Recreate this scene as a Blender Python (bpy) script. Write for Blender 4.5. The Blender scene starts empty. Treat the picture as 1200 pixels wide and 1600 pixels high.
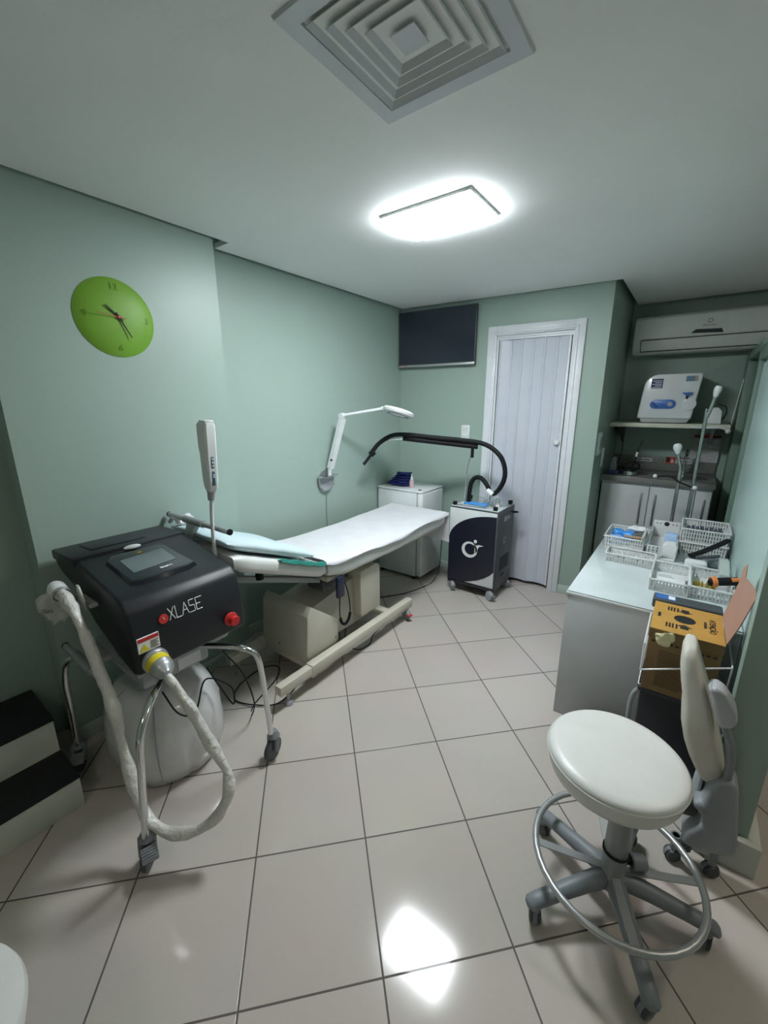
import bpy, bmesh, math, random
from mathutils import Vector, Matrix, noise
random.seed(7)
PI = math.pi
S = bpy.context.scene
COL = S.collection

# ---------------------------------------------------------------- camera, exposure, world
F_PX, PITCH, ROLL, YAW, CAM_H = 642.6, .2551, -.002, math.radians(36.5), 1.6
cam_d = bpy.data.cameras.new('camera')
cam_d.sensor_fit = 'HORIZONTAL'; cam_d.sensor_width = 36; cam_d.lens = F_PX / 1200 * 36
cam_d.clip_start = .02
cam = bpy.data.objects.new('camera', cam_d); COL.objects.link(cam)
_rz = Matrix.Rotation(YAW, 3, 'Z')
_f = Vector((0, math.cos(PITCH), -math.sin(PITCH))); _u = Vector((0, math.sin(PITCH), math.cos(PITCH))); _r = Vector((1, 0, 0))
_r2 = math.cos(ROLL)*_r + math.sin(ROLL)*_u; _u2 = -math.sin(ROLL)*_r + math.cos(ROLL)*_u
cm = Matrix((_rz@_r2, _rz@_u2, -(_rz@_f))).transposed().to_4x4(); cm.translation = (0, 0, CAM_H)
cam.matrix_world = cm
S.camera = cam
S.view_settings.view_transform = 'Standard'; S.view_settings.look = 'None'
S.view_settings.exposure = 1.6; S.view_settings.gamma = 1.0; S.view_settings.use_curve_mapping = False
w = bpy.data.worlds.new('world'); S.world = w; w.use_nodes = True
w.node_tree.nodes['Background'].inputs[0].default_value = (.5, .6, .6, 1)
w.node_tree.nodes['Background'].inputs[1].default_value = .1
MAIN_LAMP, REAR_LAMP, SIDE_LAMP = 34.0, 4.5, 9.0
LAMP_COL = (.90, .97, 1.0)
WARM_COL = (1.0, .88, .76)

# ---------------------------------------------------------------- materials
MATS = {}
def mat(name, col, rough=.5, metal=0, var=.04, scale=8, bump=0, bscale=60, coat=0, trans=0, alpha=1, emit=0, ecol=None, spec=.5, sheen=0):
    if name in MATS: return MATS[name]
    m = bpy.data.materials.new(name); m.use_nodes = True; MATS[name] = m
    nt = m.node_tree; n = nt.nodes; l = nt.links; b = n['Principled BSDF']
    b.inputs['Roughness'].default_value = rough; b.inputs['Metallic'].default_value = metal
    b.inputs['Coat Weight'].default_value = coat; b.inputs['Transmission Weight'].default_value = trans
    b.inputs['Alpha'].default_value = alpha; b.inputs['Specular IOR Level'].default_value = spec
    if sheen: b.inputs['Sheen Weight'].default_value = sheen
    tc = n.new('ShaderNodeTexCoord'); no = n.new('ShaderNodeTexNoise')
    no.inputs['Scale'].default_value = scale; no.inputs['Detail'].default_value = 4
    l.new(tc.outputs['Object'], no.inputs['Vector'])
    r = n.new('ShaderNodeValToRGB')
    r.color_ramp.elements[0].position = .3; r.color_ramp.elements[1].position = .7
    r.color_ramp.elements[0].color = [c*(1-var) for c in col]+[1]
    r.color_ramp.elements[1].color = [min(1, c*(1+var)) for c in col]+[1]
    l.new(no.outputs['Fac'], r.inputs['Fac']); l.new(r.outputs['Color'], b.inputs['Base Color'])
    if bump:
        n2 = n.new('ShaderNodeTexNoise'); n2.inputs['Scale'].default_value = bscale; n2.inputs['Detail'].default_value = 5
        l.new(tc.outputs['Object'], n2.inputs['Vector'])
        bp = n.new('ShaderNodeBump'); bp.inputs['Strength'].default_value = bump; bp.inputs['Distance'].default_value = .01
        l.new(n2.outputs['Fac'], bp.inputs['Height']); l.new(bp.outputs['Normal'], b.inputs['Normal'])
    if emit:
        b.inputs['Emission Color'].default_value = (*(ecol or LAMP_COL), 1); b.inputs['Emission Strength'].default_value = emit
    return m

GREEN = mat('wall_paint_green', (.335, .435, .385), .42, var=.015, scale=2, bump=.05, bscale=220)
CEIL = mat('ceiling_paint', (.86, .865, .85), .7, var=.015, scale=2, bump=.04, bscale=150)
BASEB = mat('baseboard_paint', (.50, .60, .55), .4)
DARKVOID = mat('dark_void', (.012, .014, .015), .9)
WHITE_P = mat('white_plastic', (.74, .76, .76), .35)
WHITE_G = mat('white_gloss', (.72, .74, .75), .22, coat=.3)
WHITE_M = mat('white_matte', (.72, .73, .74), .6)
DOORW = mat('door_pvc', (.62, .64, .72), .38, var=.02)
FRAMEW = mat('door_frame_paint', (.74, .76, .80), .35)
BLACK = mat('black_plastic', (.010, .012, .016), .42, bump=.08, bscale=300)
BLACKG = mat('black_gloss', (.012, .014, .022), .16, coat=.3)
BLACKM = mat('black_matte', (.010, .012, .014), .8)
RUBBER = mat('black_rubber', (.007, .008, .009), .6, spec=.25)
CHROME = mat('chrome', (.72, .73, .74), .13, 1)
STEEL = mat('brushed_steel', (.52, .53, .54), .3, 1)
SILVER = mat('silver_paint', (.45, .46, .47), .38, .6)
GREYP = mat('grey_plastic', (.21, .23, .25), .45)
GREYL = mat('light_grey_plastic', (.36, .38, .40), .4)
GREYD = mat('dark_grey_plastic', (.06, .068, .075), .45)
GREYM = mat('grey_painted_metal', (.30, .32, .32), .38, .2)
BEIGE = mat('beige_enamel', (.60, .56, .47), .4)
CREAM = mat('cream_vinyl', (.66, .63, .56), .42, bump=.06, bscale=250)
VINYL = mat('white_vinyl', (.70, .71, .69), .35, bump=.04, bscale=250)
SHEET = mat('white_sheet', (.72, .72, .76), .8, bump=.25, bscale=14)
BLUESHEET = mat('pale_blue_sheet', (.56, .68, .72), .8, bump=.3, bscale=16)
TEAL = mat('teal_cloth', (.02, .22, .18), .8)
NAVY = mat('navy_towel', (.018, .034, .19), .95, bump=.8, bscale=120)
WRAP = mat('plastic_wrap', (.66, .65, .61), .35, bump=1.0, bscale=45, coat=.3)
BAGM = mat('bag_vinyl', (.62, .62, .62), .25, bump=.7, bscale=16, coat=.5)
RED = mat('red_plastic', (.60, .02, .02), .35)
REDP = mat('red_print', (.55, .03, .03), .5)
YEL = mat('yellow_label', (.75, .62, .03), .5)
LIME = mat('clock_green', (.18, .38, .03), .5, var=.03)
LIMED = mat('clock_green_raised', (.13, .28, .022), .4)
SCREEN = mat('lcd_screen', (.10, .13, .14), .2, coat=.5)
TVS = mat('tv_screen', (.020, .026, .042), .22, coat=.3)  # base lifted towards blue to paint in the glare on the screen
BLUE = mat('blue_plastic', (.05, .16, .50), .35)
BLUEP = mat('blue_packet', (.06, .30, .75), .35)
LBLUE = mat('light_blue_paper', (.42, .58, .85), .5)
GRAN = mat('granite', (.20, .205, .19), .3, var=.45, scale=160)
CARD = mat('cardboard_yellow', (.50, .27, .055), .75, var=.06, scale=20)
CARDB = mat('cardboard_brown', (.22, .135, .06), .8, var=.06, scale=20)
CARDP = mat('cardboard_inner_pinkish', (.42, .24, .18), .85)
INK = mat('black_ink', (.02, .018, .015), .7)
INKG = mat('grey_ink', (.12, .12, .12), .7)
WINK = mat('white_ink', (.85, .86, .86), .5)
PAPER = mat('paper', (.62, .62, .62), .8)
ORANGE = mat('orange_rubber', (.80, .25, .07), .5)
AMBER = mat('amber_vials', (.36, .27, .03), .4)
GLASS = mat('clear_glass', (.9, .95, .95), .03, trans=1, var=0)
GLASSTOP = mat('desk_glass_top', (.60, .66, .67), .06, coat=1)
PANEL = mat('lit_green_panel', (.50, .66, .63), .3, var=.01)  # wall green made paler: lamplight on the partition face is in the colour
DGREEN = mat('dark_green_frame', (.17, .26, .21), .45)
GLOVE = mat('yellow_glove', (.66, .62, .36), .4, bump=.5, bscale=60, coat=.5)
SKINP = mat('pinkish_liquid', (.70, .48, .52), .3)
NAVYD = mat('navy_print', (.02, .03, .12), .5)
CLOUD = mat('crumpled_clear_film', (.62, .62, .58), .35, bump=.6, bscale=50, alpha=.75)
ACW = mat('ac_white', (.62, .65, .62), .35)
TAN = mat('wooden_stick', (.48, .30, .17), .7)

def floor_material():
    m = bpy.data.materials.new('floor_tiles'); m.use_nodes = True
    nt = m.node_tree; n = nt.nodes; l = nt.links; b = n['Principled BSDF']
    t = .40232
    o = _rz @ Vector((-.18272*t, 2.99592*t, 0))
    tc = n.new('ShaderNodeTexCoord'); mp = n.new('ShaderNodeMapping'); mp.vector_type = 'TEXTURE'
    mp.inputs['Location'].default_value = (o.x, o.y, 0)
    mp.inputs['Rotation'].default_value = (0, 0, YAW + .171657)
    mp.inputs['Scale'].default_value = (t, t, t)
    l.new(tc.outputs['Object'], mp.inputs['Vector'])
    sep = n.new('ShaderNodeSeparateXYZ'); l.new(mp.outputs[0], sep.inputs[0])
    def M(op, a, bb=None):
        q = n.new('ShaderNodeMath'); q.operation = op
        for i, v in enumerate((a, bb)):
            if v is None: continue
            if isinstance(v, (int, float)): q.inputs[i].default_value = v
            else: l.new(v, q.inputs[i])
        return q.outputs[0]
    ds = []
    for k in (0, 1):
        fr = M('FRACT', M('ADD', sep.outputs[k], 100.0)); ds.append(M('MINIMUM', fr, M('SUBTRACT', 1.0, fr)))
    d = M('MINIMUM', *ds)
    mr = n.new('ShaderNodeMapRange'); mr.inputs[1].default_value = .0055; mr.inputs[2].default_value = .0085
    l.new(d, mr.inputs[0])
    vf = n.new('ShaderNodeVectorMath'); vf.operation = 'FLOOR'; l.new(mp.outputs[0], vf.inputs[0])
    wn = n.new('ShaderNodeTexWhiteNoise'); l.new(vf.outputs[0], wn.inputs['Vector'])
    rp = n.new('ShaderNodeValToRGB'); rp.color_ramp.elements[0].color = (.53, .475, .435, 1); rp.color_ramp.elements[1].color = (.575, .52, .48, 1)
    l.new(wn.outputs['Value'], rp.inputs[0])
    no = n.new('ShaderNodeTexNoise'); no.inputs['Scale'].default_value = 3; l.new(tc.outputs['Object'], no.inputs['Vector'])
    mx0 = n.new('ShaderNodeMix'); mx0.data_type = 'RGBA'; mx0.blend_type = 'MULTIPLY'; mx0.inputs[0].default_value = .10
    l.new(rp.outputs[0], mx0.inputs[6]); l.new(no.outputs['Color'], mx0.inputs[7])
    mx = n.new('ShaderNodeMix'); mx.data_type = 'RGBA'
    mx.inputs[6].default_value = (.10, .085, .075, 1)
    l.new(mr.outputs[0], mx.inputs[0]); l.new(mx0.outputs[2], mx.inputs[7])
    l.new(mx.outputs[2], b.inputs['Base Color'])
    rr = n.new('ShaderNodeMapRange'); rr.inputs[3].default_value = .7; rr.inputs[4].default_value = .10
    l.new(mr.outputs[0], rr.inputs[0]); l.new(rr.outputs[0], b.inputs['Roughness'])
    bp = n.new('ShaderNodeBump'); bp.inputs['Strength'].default_value = .3; bp.inputs['Distance'].default_value = .002
    l.new(mr.outputs[0], bp.inputs['Height']); l.new(bp.outputs[0], b.inputs['Normal'])
    b.inputs['Coat Weight'].default_value = .12; b.inputs['Coat Roughness'].default_value = .03
    return m
FLOORM = floor_material()

# ---------------------------------------------------------------- mesh helpers
def frame_to(d):
    d = Vector(d).normalized()
    a = Vector((0, 0, 1)) if abs(d.z) < .95 else Vector((1, 0, 0))
    x = a.cross(d).normalized(); return x, d.cross(x)
def catmull(pts, k=6, closed=False):
    P = [Vector(p) for p in pts]; n = len(P); out = []
    rng = range(n) if closed else range(n-1)
    for i in rng:
        p0 = P[i-1] if (i > 0 or closed) else P[0]*2-P[1]
        p1 = P[i]; p2 = P[(i+1) % n]
        p3 = P[(i+2) % n] if (i+2 < n or closed) else P[-1]*2-P[-2]
        for j in range(k):
            t = j/k
            out.append(.5*((2*p1)+(-p0+p2)*t+(2*p0-5*p1+4*p2-p3)*t*t+(-p0+3*p1-3*p2+p3)*t**3))
    if not closed: out.append(P[-1])
    return out
class MB:
    def __init__(s): s.bm = bmesh.new()
    def _add(s, b2, M=None):
        vm = {}
        for v in b2.verts: vm[v] = s.bm.verts.new((M @ v.co) if M else v.co)
        for f in b2.faces:
            try: s.bm.faces.new([vm[v] for v in f.verts])
            except ValueError: pass
        b2.free(); return s
    def box(s, x0, x1, y0, y1, z0, z1, bev=0, seg=2, M=None):
        b = bmesh.new(); bmesh.ops.create_cube(b, size=1)
        for v in b.verts:
            v.co = Vector(((x0+x1)/2+v.co.x*(x1-x0), (y0+y1)/2+v.co.y*(y1-y0), (z0+z1)/2+v.co.z*(z1-z0)))
        if bev: bmesh.ops.bevel(b, geom=b.edges[:], offset=bev, segments=seg, profile=.5, affect='EDGES')
        return s._add(b, M)
    def prism(s, poly, axis, a, b_, bev=0, M=None, seg=2):
        """poly of 2-D points in the plane across `axis`, extruded from a to b_"""
        b = bmesh.new()
        def P(p, t):
            return {'x': (t, p[0], p[1]), 'y': (p[0], t, p[1]), 'z': (p[0], p[1], t)}[axis]
        A = [b.verts.new(P(p, a)) for p in poly]; B = [b.verts.new(P(p, b_)) for p in poly]
        b.faces.new(A); b.faces.new(B[::-1]); n = len(poly)
        for i in range(n): b.faces.new([A[i], B[i], B[(i+1) % n], A[(i+1) % n]])
        bmesh.ops.recalc_face_normals(b, faces=b.faces[:])
        if bev: bmesh.ops.bevel(b, geom=b.edges[:], offset=bev, segments=seg, profile=.5, affect='EDGES')
        return s._add(b, M)
    def cyl(s, p0, p1, r0, r1=None, n=20, cap=True):
        r1 = r0 if r1 is None else r1
        p0, p1 = Vector(p0), Vector(p1); u, v = frame_to(p1-p0); b = bmesh.new()
        A = [b.verts.new(p0+r0*(math.cos(t)*u+math.sin(t)*v)) for t in (2*PI*i/n for i in range(n))]
        B = [b.verts.new(p1+r1*(math.cos(t)*u+math.sin(t)*v)) for t in (2*PI*i/n for i in range(n))]
        for i in range(n): b.faces.new([A[i], A[(i+1) % n], B[(i+1) % n], B[i]])
        if cap: b.faces.new(A[::-1]); b.faces.new(B)
        return s._add(b)
    def tube(s, pts, r, n=10, k=6, smooth=True, closed=False, cap=True, sx=1):
        P = catmull(pts, k, closed) if smooth else [Vector(p) for p in pts]
        N = len(P); b = bmesh.new(); rings = []
        rr = r if callable(r) else (lambda t: r)
        u = None
        for i, p in enumerate(P):
            d = (P[(i+1) % N]-P[i-1]) if closed else (P[min(i+1, N-1)]-P[max(i-1, 0)])
            if d.length < 1e-9: d = Vector((0, 0, 1))
            d.normalize()
            if u is None: u, v = frame_to(d)
            else:
                u = (u-u.dot(d)*d); u.normalize(); v = d.cross(u)
            q = rr(i/max(1, N-1))
            rings.append([b.verts.new(p+q*(sx*math.cos(t)*u+math.sin(t)*v)) for t in (2*PI*j/n for j in range(n))])
        for i in range(N if closed else N-1):
            A, B = rings[i], rings[(i+1) % N]
            for j in range(n): b.faces.new([A[j], A[(j+1) % n], B[(j+1) % n], B[j]])
        if cap and not closed: b.faces.new(rings[0][::-1]); b.faces.new(rings[-1])
        return s._add(b)
    def lathe(s, prof, c=(0, 0, 0), axis=(0, 0, 1), n=32, M=None):
        c = Vector(c); d = Vector(axis).normalized(); u, v = frame_to(d); b = bmesh.new(); rings = []
        for (r, h) in prof:
            if r < 1e-6: rings.append([b.verts.new(c+d*h)])
            else: rings.append([b.verts.new(c+d*h+r*(math.cos(2*PI*i/n)*u+math.sin(2*PI*i/n)*v)) for i in range(n)])
        for A, B in zip(rings, rings[1:]):
            for i in range(n):
                j = (i+1) % n
                f = [A[i % len(A)]]
                if len(A) > 1: f.append(A[j])
                if len(B) > 1: f.append(B[j])
                f.append(B[i % len(B)])
                if len(f) > 2: b.faces.new(f)
        bmesh.ops.recalc_face_normals(b, faces=b.faces[:])
        return s._add(b, M)
    def loft(s, rings, cap=True, M=None):
        b = bmesh.new(); R = [[b.verts.new(p) for p in r] for r in rings]; n = len(R[0])
        for A, B in zip(R, R[1:]):
            for i in range(n): b.faces.new([A[i], A[(i+1) % n], B[(i+1) % n], B[i]])
        if cap: b.faces.new(R[0][::-1]); b.faces.new(R[-1])
        bmesh.ops.recalc_face_normals(b, faces=b.faces[:])
        return s._add(b, M)
    def poly(s, pts, thick=None):
        b = bmesh.new(); P = [Vector(p) for p in pts]
        f = b.faces.new([b.verts.new(p) for p in P])
        if thick:
            f.normal_update(); nn = f.normal.copy()*thick
            r = bmesh.ops.extrude_face_region(b, geom=[f])
            for v in r['geom']:
                if isinstance(v, bmesh.types.BMVert): v.co += nn
            bmesh.ops.recalc_face_normals(b, faces=b.faces[:])
        return s._add(b)
    def sphere(s, c, r, n=16, sc=(1, 1, 1)):
        b = bmesh.new(); bmesh.ops.create_uvsphere(b, u_segments=n, v_segments=n//2+2, radius=r)
        for v in b.verts: v.co = Vector(c)+Vector((v.co.x*sc[0], v.co.y*sc[1], v.co.z*sc[2]))
        return s._add(b)
    def grid(s, fn, nu, nv, thick=0):
        b = bmesh.new(); G = [[b.verts.new(fn(i/(nu-1), j/(nv-1))) for j in range(nv)] for i in range(nu)]
        for i in range(nu-1):
            for j in range(nv-1): b.faces.new([G[i][j], G[i+1][j], G[i+1][j+1], G[i][j+1]])
        if thick:
            bmesh.ops.recalc_face_normals(b, faces=b.faces[:])
            bmesh.ops.solidify(b, geom=b.faces[:], thickness=thick)
        return s._add(b)
    def jitter(s, amp, freq, seed=0):
        for v in s.bm.verts: v.co += Vector(noise.noise_vector(v.co*freq+Vector((seed, 0, 0))))*amp
        return s
    def build(s, name, m, parent=None, local=False, ang=38, flat=False):
        if parent is not None and not local:
            Mi = root_matrix(parent).inverted()
            for v in s.bm.verts: v.co = Mi @ v.co
        me = bpy.data.meshes.new(name); s.bm.to_mesh(me); s.bm.free(); me.materials.append(m)
        if not flat: me.shade_smooth(); me.set_sharp_from_angle(angle=math.radians(ang))
        o = bpy.data.objects.new(name, me); COL.objects.link(o)
        if parent is not None: o.parent = parent
        return o
def root_matrix(o):
    while o.parent: o = o.parent
    return Matrix.Translation(o.location) @ o.rotation_euler.to_matrix().to_4x4()
def thing(name, label, cat, loc=(0, 0, 0), rz=0, group=None):
    o = bpy.data.objects.new(name, None); o.empty_display_size = .05; COL.objects.link(o)
    o.location = loc; o.rotation_euler = (0, 0, rz); o['label'] = label; o['category'] = cat
    if group: o['group'] = group
    return o
def tag(o, label, cat, group=None):
    o['label'] = label; o['category'] = cat
    if group: o['group'] = group
    return o
def struct(o): o['kind'] = 'structure'; return o
def text(body, size, org, xa, ya, m, parent, name, bold=.0, sx=1.0, local=False):
    cu = bpy.data.curves.new('t', 'FONT'); cu.body = body; cu.size = size; cu.align_x = 'CENTER'; cu.align_y = 'CENTER'
    cu.offset = bold; cu.extrude = .0004
    ob = bpy.data.objects.new('t', cu); COL.objects.link(ob)
    bpy.context.view_layer.update()
    dg = bpy.context.evaluated_depsgraph_get()
    me = bpy.data.meshes.new_from_object(ob.evaluated_get(dg)); bpy.data.objects.remove(ob)
    xa = Vector(xa).normalized(); ya = Vector(ya).normalized(); za = xa.cross(ya)
    M = Matrix((xa*sx, ya, za)).transposed().to_4x4(); M.translation = Vector(org)
    if not local and parent is not None: M = root_matrix(parent).inverted() @ M
    me.transform(M); me.materials.clear(); me.materials.append(m); me.name = name
    o = bpy.data.objects.new(name, me); COL.objects.link(o); o.parent = parent
    bpy.data.curves.remove(cu); return o
def copy_tree(o, parent=None):
    c = o.copy(); COL.objects.link(c)
    if parent is not None: c.parent = parent
    for ch in [q for q in bpy.data.objects if q.parent == o]: copy_tree(ch, c)
    return c

# ================================================================ SETTING
XL, XP, YP0, YP1 = -2.35, -2.2, .45, 1.45            # left wall, pillar face, pillar ends
AX, AY, BX, BY = -2.35, 3.45, -.60, 3.60             # back wall from corner A to corner B
WA = math.atan2(BY-AY, BX-AX)
YA, XR, YR = 4.65, 1.9, -1.7
TOP = 2.62
def WP(s, d, z):                                     # point on the back wall: along s, out d
    return Vector((AX+s*math.cos(WA)+d*math.sin(WA), AY+s*math.sin(WA)-d*math.cos(WA), z))
WM = Matrix.Translation((AX, AY, 0)) @ Matrix.Rotation(WA, 4, 'Z')   # local (s, -d, z)

struct(MB().box(-3.2, XR+.1, YR-.1, 5.2, -.1, 0).build('floor', FLOORM, flat=True))
slab = [(-2.32, YR), (-2.32, .42), (-2.175, .42), (-2.175, 1.53), (-2.31, 1.53), (-2.31, 3.42), (-.555, 3.575), (-.555, 4.545), (XR, 4.545), (XR, YR)]
struct(MB().prism(slab, 'z', 2.45, 2.475).build('ceiling', CEIL, flat=True))
struct(MB().box(-2.6, XR+.1, YR-.1, 5.2, 2.60, 2.66).build('ceiling_void', CEIL, flat=True))
struct(MB().box(XL-.12, XL, YR, 3.7, 0, TOP).build('wall_left', GREEN, flat=True))
struct(MB().box(XL, XP, YP0, YP1, 0, TOP).build('wall_pillar', GREEN, flat=True))
D0, D1, DT = .925, 1.522, 2.15                       # door opening along the back wall
wb = MB()
for (a, b_, z0, z1) in ((-.1, D0, 0, TOP), (D0, D1, DT, TOP), (D1, 1.7564, 0, TOP)):
    wb.box(a, b_, 0, .1, z0, z1, M=WM)
struct(wb.build('wall_back', GREEN, flat=True))
struct(MB().prism([(BX-.1, 3.695), (BX, 3.60), (BX, YA), (BX-.1, YA)], 'z', 0, TOP).build('wall_column', GREEN, flat=True))
struct(MB().box(BX-.1, XR, YA, YA+.1, 0, TOP).build('wall_alcove', GREEN, flat=True))
struct(MB().box(XR, XR+.1, YR, YA+.1, 0, TOP).build('wall_far_right', GREEN, flat=True))
struct(MB().box(XL-.12, XR+.1, YR-.1, YR, 0, TOP).build('wall_rear', GREEN, flat=True))
# room behind the accordion door, dark
dk = MB(); dk.box(D0-.15, D1+.15, .75, .78, 0, 2.4, M=WM); dk.box(D0-.18, D0-.15, .1, .78, 0, 2.4, M=WM); dk.box(D1+.15, D1+.18, .1, .78, 0, 2.4, M=WM); dk.box(D0-.18, D1+.18, .1, .78, 2.4, 2.43, M=WM)
struct(dk.build('wall_behind_door', DARKVOID, flat=True))
# baseboards
struct(MB().box(XP, XP+.012, YP0, YP1+.012, 0, .075, .003).box(XL, XP+.012, YP1, YP1+.012, 0, .075, .003).build('baseboard_pillar', BASEB))
struct(MB().box(XL, XL+.012, YP1+.012, 3.44, 0, .075, .003).build('baseboard_left', BASEB))
struct(MB().box(.02, D0-.07, -.012, 0, 0, .075, .003, M=WM).box(D1+.07, 1.75, -.012, 0, 0, .075, .003, M=WM).build('baseboard_back', BASEB))
struct(MB().box(BX, BX+.012, 3.59, 3.98, 0, .075, .003).build('baseboard_column', BASEB))

# door frame and folding door
fr = MB(); ow, ft = .075, .022
def casing(a, b_, z0, z1, d=ft): fr.box(a, b_, -d, .0, z0, z1, .004, M=WM)
casing(D0-ow, D0, 0, DT+ow); casing(D1, D1+ow, 0, DT+ow); casing(D0, D1, DT, DT+ow)
for a, b_, z0, z1 in ((D0-.03, D0-.012, 0, DT+.03), (D1+.012, D1+.03, 0, DT+.03)): fr.box(a, b_, -ft-.008, -ft, z0, z1, .003, M=WM)
fr.box(D0-.03, D1+.03, -ft-.008, -ft, DT+.012, DT+.03, .003, M=WM)
fr.box(D0, D0+.015, 0, .1, 0, DT, M=WM); fr.box(D1-.012, D1, 0, .1, 0, DT, M=WM); fr.box(D0+.015, D1-.012, 0, .1, DT-.015, DT, M=WM)
dr = thing('door_1', 'white accordion folding door in a white frame', 'door', WP(D0, 0, 0), WA); dr['kind'] = 'structure'
del dr['category']
fr.build('door_frame', FRAMEW, dr)
# pleated leaf
dp = MB(); s0, s1 = D0+.02, D1-.035; N = 6
nodes = []
wd = (s1-s0)/N
for i in range(N+1):
    nodes.append((s0+i*wd, .045 if i % 2 else .022))
line = []
for i in range(N):
    a, b_ = nodes[i], nodes[i+1]
    for t in (.0, .07, .12, .5, .88, .93):
        off = .006 if t in (.07, .93, .0) else 0
        line.append((a[0]+(b_[0]-a[0])*t, a[1]+(b_[1]-a[1])*t-off))
line.append(nodes[-1])
poly2 = line+[(p[0], p[1]+.008) for p in line[::-1]]
dp.prism(poly2, 'z', .03, DT-.03, M=WM)
leaf = dp.build('folding_leaf', DOORW, dr, ang=20)
MB().box(s1-.004, s1+.014, .012, .04, .03, DT-.03, .003, M=WM).build('lead_post', FRAMEW, dr)
hp = WM @ Vector((s1-.02, 0, 1.30))
nrm = Vector((math.sin(WA), -math.cos(WA), 0))
MB().lathe([(0, .02), (.018, .02), (.024, .014), (.026, 0), (0, 0)], hp+nrm*-.012, nrm, 24).build('door_handle', WHITE_P, dr)
MB().box(D0+.015, D1-.012, .012, .05, DT-.03, DT-.015, M=WM).build('door_track', FRAMEW, dr)

# partition to the right with a lamplit face painted paler, a dark frame and a plinth
PX0, PX1 = .285, .365
pt = MB(); pt.box(PX0, PX1, 1.66, 3.50, 0, 2.30)
struct(MB().box(PX0+.006, PX1, 1.70, 3.50, .0, 1.95).build('wall_right', GREEN, flat=True))
struct(MB().box(PX0, PX0+.006, 1.70, 3.50, .0, 1.84).build('trim_1', PANEL, flat=True))
struct(MB().box(.243, .365, 1.64, 1.70, 0, 2.2, .003).build('trim_2', GREEN))
fg = MB(); fg.box(PX0-.02, PX1, 3.53, 3.62, 0, 1.93, .004); fg.box(PX0-.02, PX1, 4.40, 4.64, 0, 1.93, .004)
fg.box(PX0-.02, PX1, 3.53, 4.64, 1.93, 1.99, .004); fg.box(PX0-.02, PX1, 1.7, 3.53, 1.86, 1.95, .004)
fg.box(PX0+.03, PX0+.05, 3.62, 4.40, 0, 1.93)
struct(fg.build('trim_3', DGREEN))
struct(MB().box(.215, .40, 1.612, 1.639, 0, .13, .002).box(.366, .40, 1.639, 2.6, 0, .13, .002).build('baseboard_right', mat('plinth_white', (.62, .62, .56), .5)))

# ceiling lamp
lm = thing('ceiling_lamp', 'rectangular white panel lamp shining on the ceiling', 'lamp', (-1.095, 1.915, 2.45))
MB().prism([(-1.325, 1.76), (-.865, 1.76), (-.865, 2.07), (-1.325, 2.07)], 'z', 2.438, 2.45, .002).build('lamp_frame', WHITE_P, lm)
dif = MB().box(-1.317, -.873, 1.768, 2.062, 2.426, 2.438, .002).build('diffuser', mat('lamp_diffuser', (.9, .95, 1), .4, emit=MAIN_LAMP), lm)
for sx_ in (-1.285, -.905):
    for sy_ in (1.80, 2.03): MB().cyl((sx_, sy_, 2.424), (sx_, sy_, 2.420), .006, n=12).build('screw', STEEL, lm)
def spare_lamp(x, y, strength, label, mname):
    t = thing('ceiling_lamp', label, 'lamp', (x, y, 2.45))
    MB().box(x-.23, x+.23, y-.155, y+.155, 2.438, 2.45, .002).build('lamp_frame', WHITE_P, t)
    MB().box(x-.21, x+.21, y-.135, y+.135, 2.426, 2.438).build('diffuser', mat(mname, (.9, .95, 1), .4, emit=strength, ecol=WARM_COL), t)
spare_lamp(-.5, -1.0, REAR_LAMP, 'dimmer panel lamp on the ceiling behind the viewer', 'lamp_diffuser_rear')
spare_lamp(1.15, 1.9, SIDE_LAMP, 'panel lamp on the ceiling beyond the green partition', 'lamp_diffuser_side')

# ceiling air vent
vt = thing('ceiling_vent', 'square grey louvred air diffuser set in the ceiling', 'vent', (-.68, 1.03, 2.45))
def sqring(mb, h0, h1, z0, z1, th=.0015, cx=-.68, cy=1.025):
    for k in range(4):
        a = k*PI/2
        pts = []
        for hh, zz in ((h0, z0), (h1, z1)):
            pts.append((hh, zz))
        R = Matrix.Translation((cx, cy, 0)) @ Matrix.Rotation(a, 4, 'Z')
        p = [R @ Vector((h0, -h0, z0)), R @ Vector((h0, h0, z0)), R @ Vector((h1, h1, z1)), R @ Vector((h1, -h1, z1))]
        mb.poly(p, th)
VENTM = mat('vent_aluminium', (.60, .62, .64), .45, .2)
vf = MB(); sqring(vf, .222, .18, 2.442, 2.442, .004); sqring(vf, .226, .222, 2.449, 2.442, .002); sqring(vf, .18, .176, 2.442, 2.40+.06, .002); vf.build('vent_frame', VENTM, vt)
for h in (.172, .140, .108, .076):
    lv = MB(); sqring(lv, h, h-.027, 2.438, 2.464, .0015); lv.build('louver', VENTM, vt)
MB().box(-.68-.034, -.68+.034, 1.025-.034, 1.025+.034, 2.438, 2.441).build('vent_centre', VENTM, vt)
MB().box(-.68-.176, -.68+.176, 1.025-.176, 1.025+.176, 2.4755, 2.478).build('duct_back', BLACKM, vt)

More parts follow.
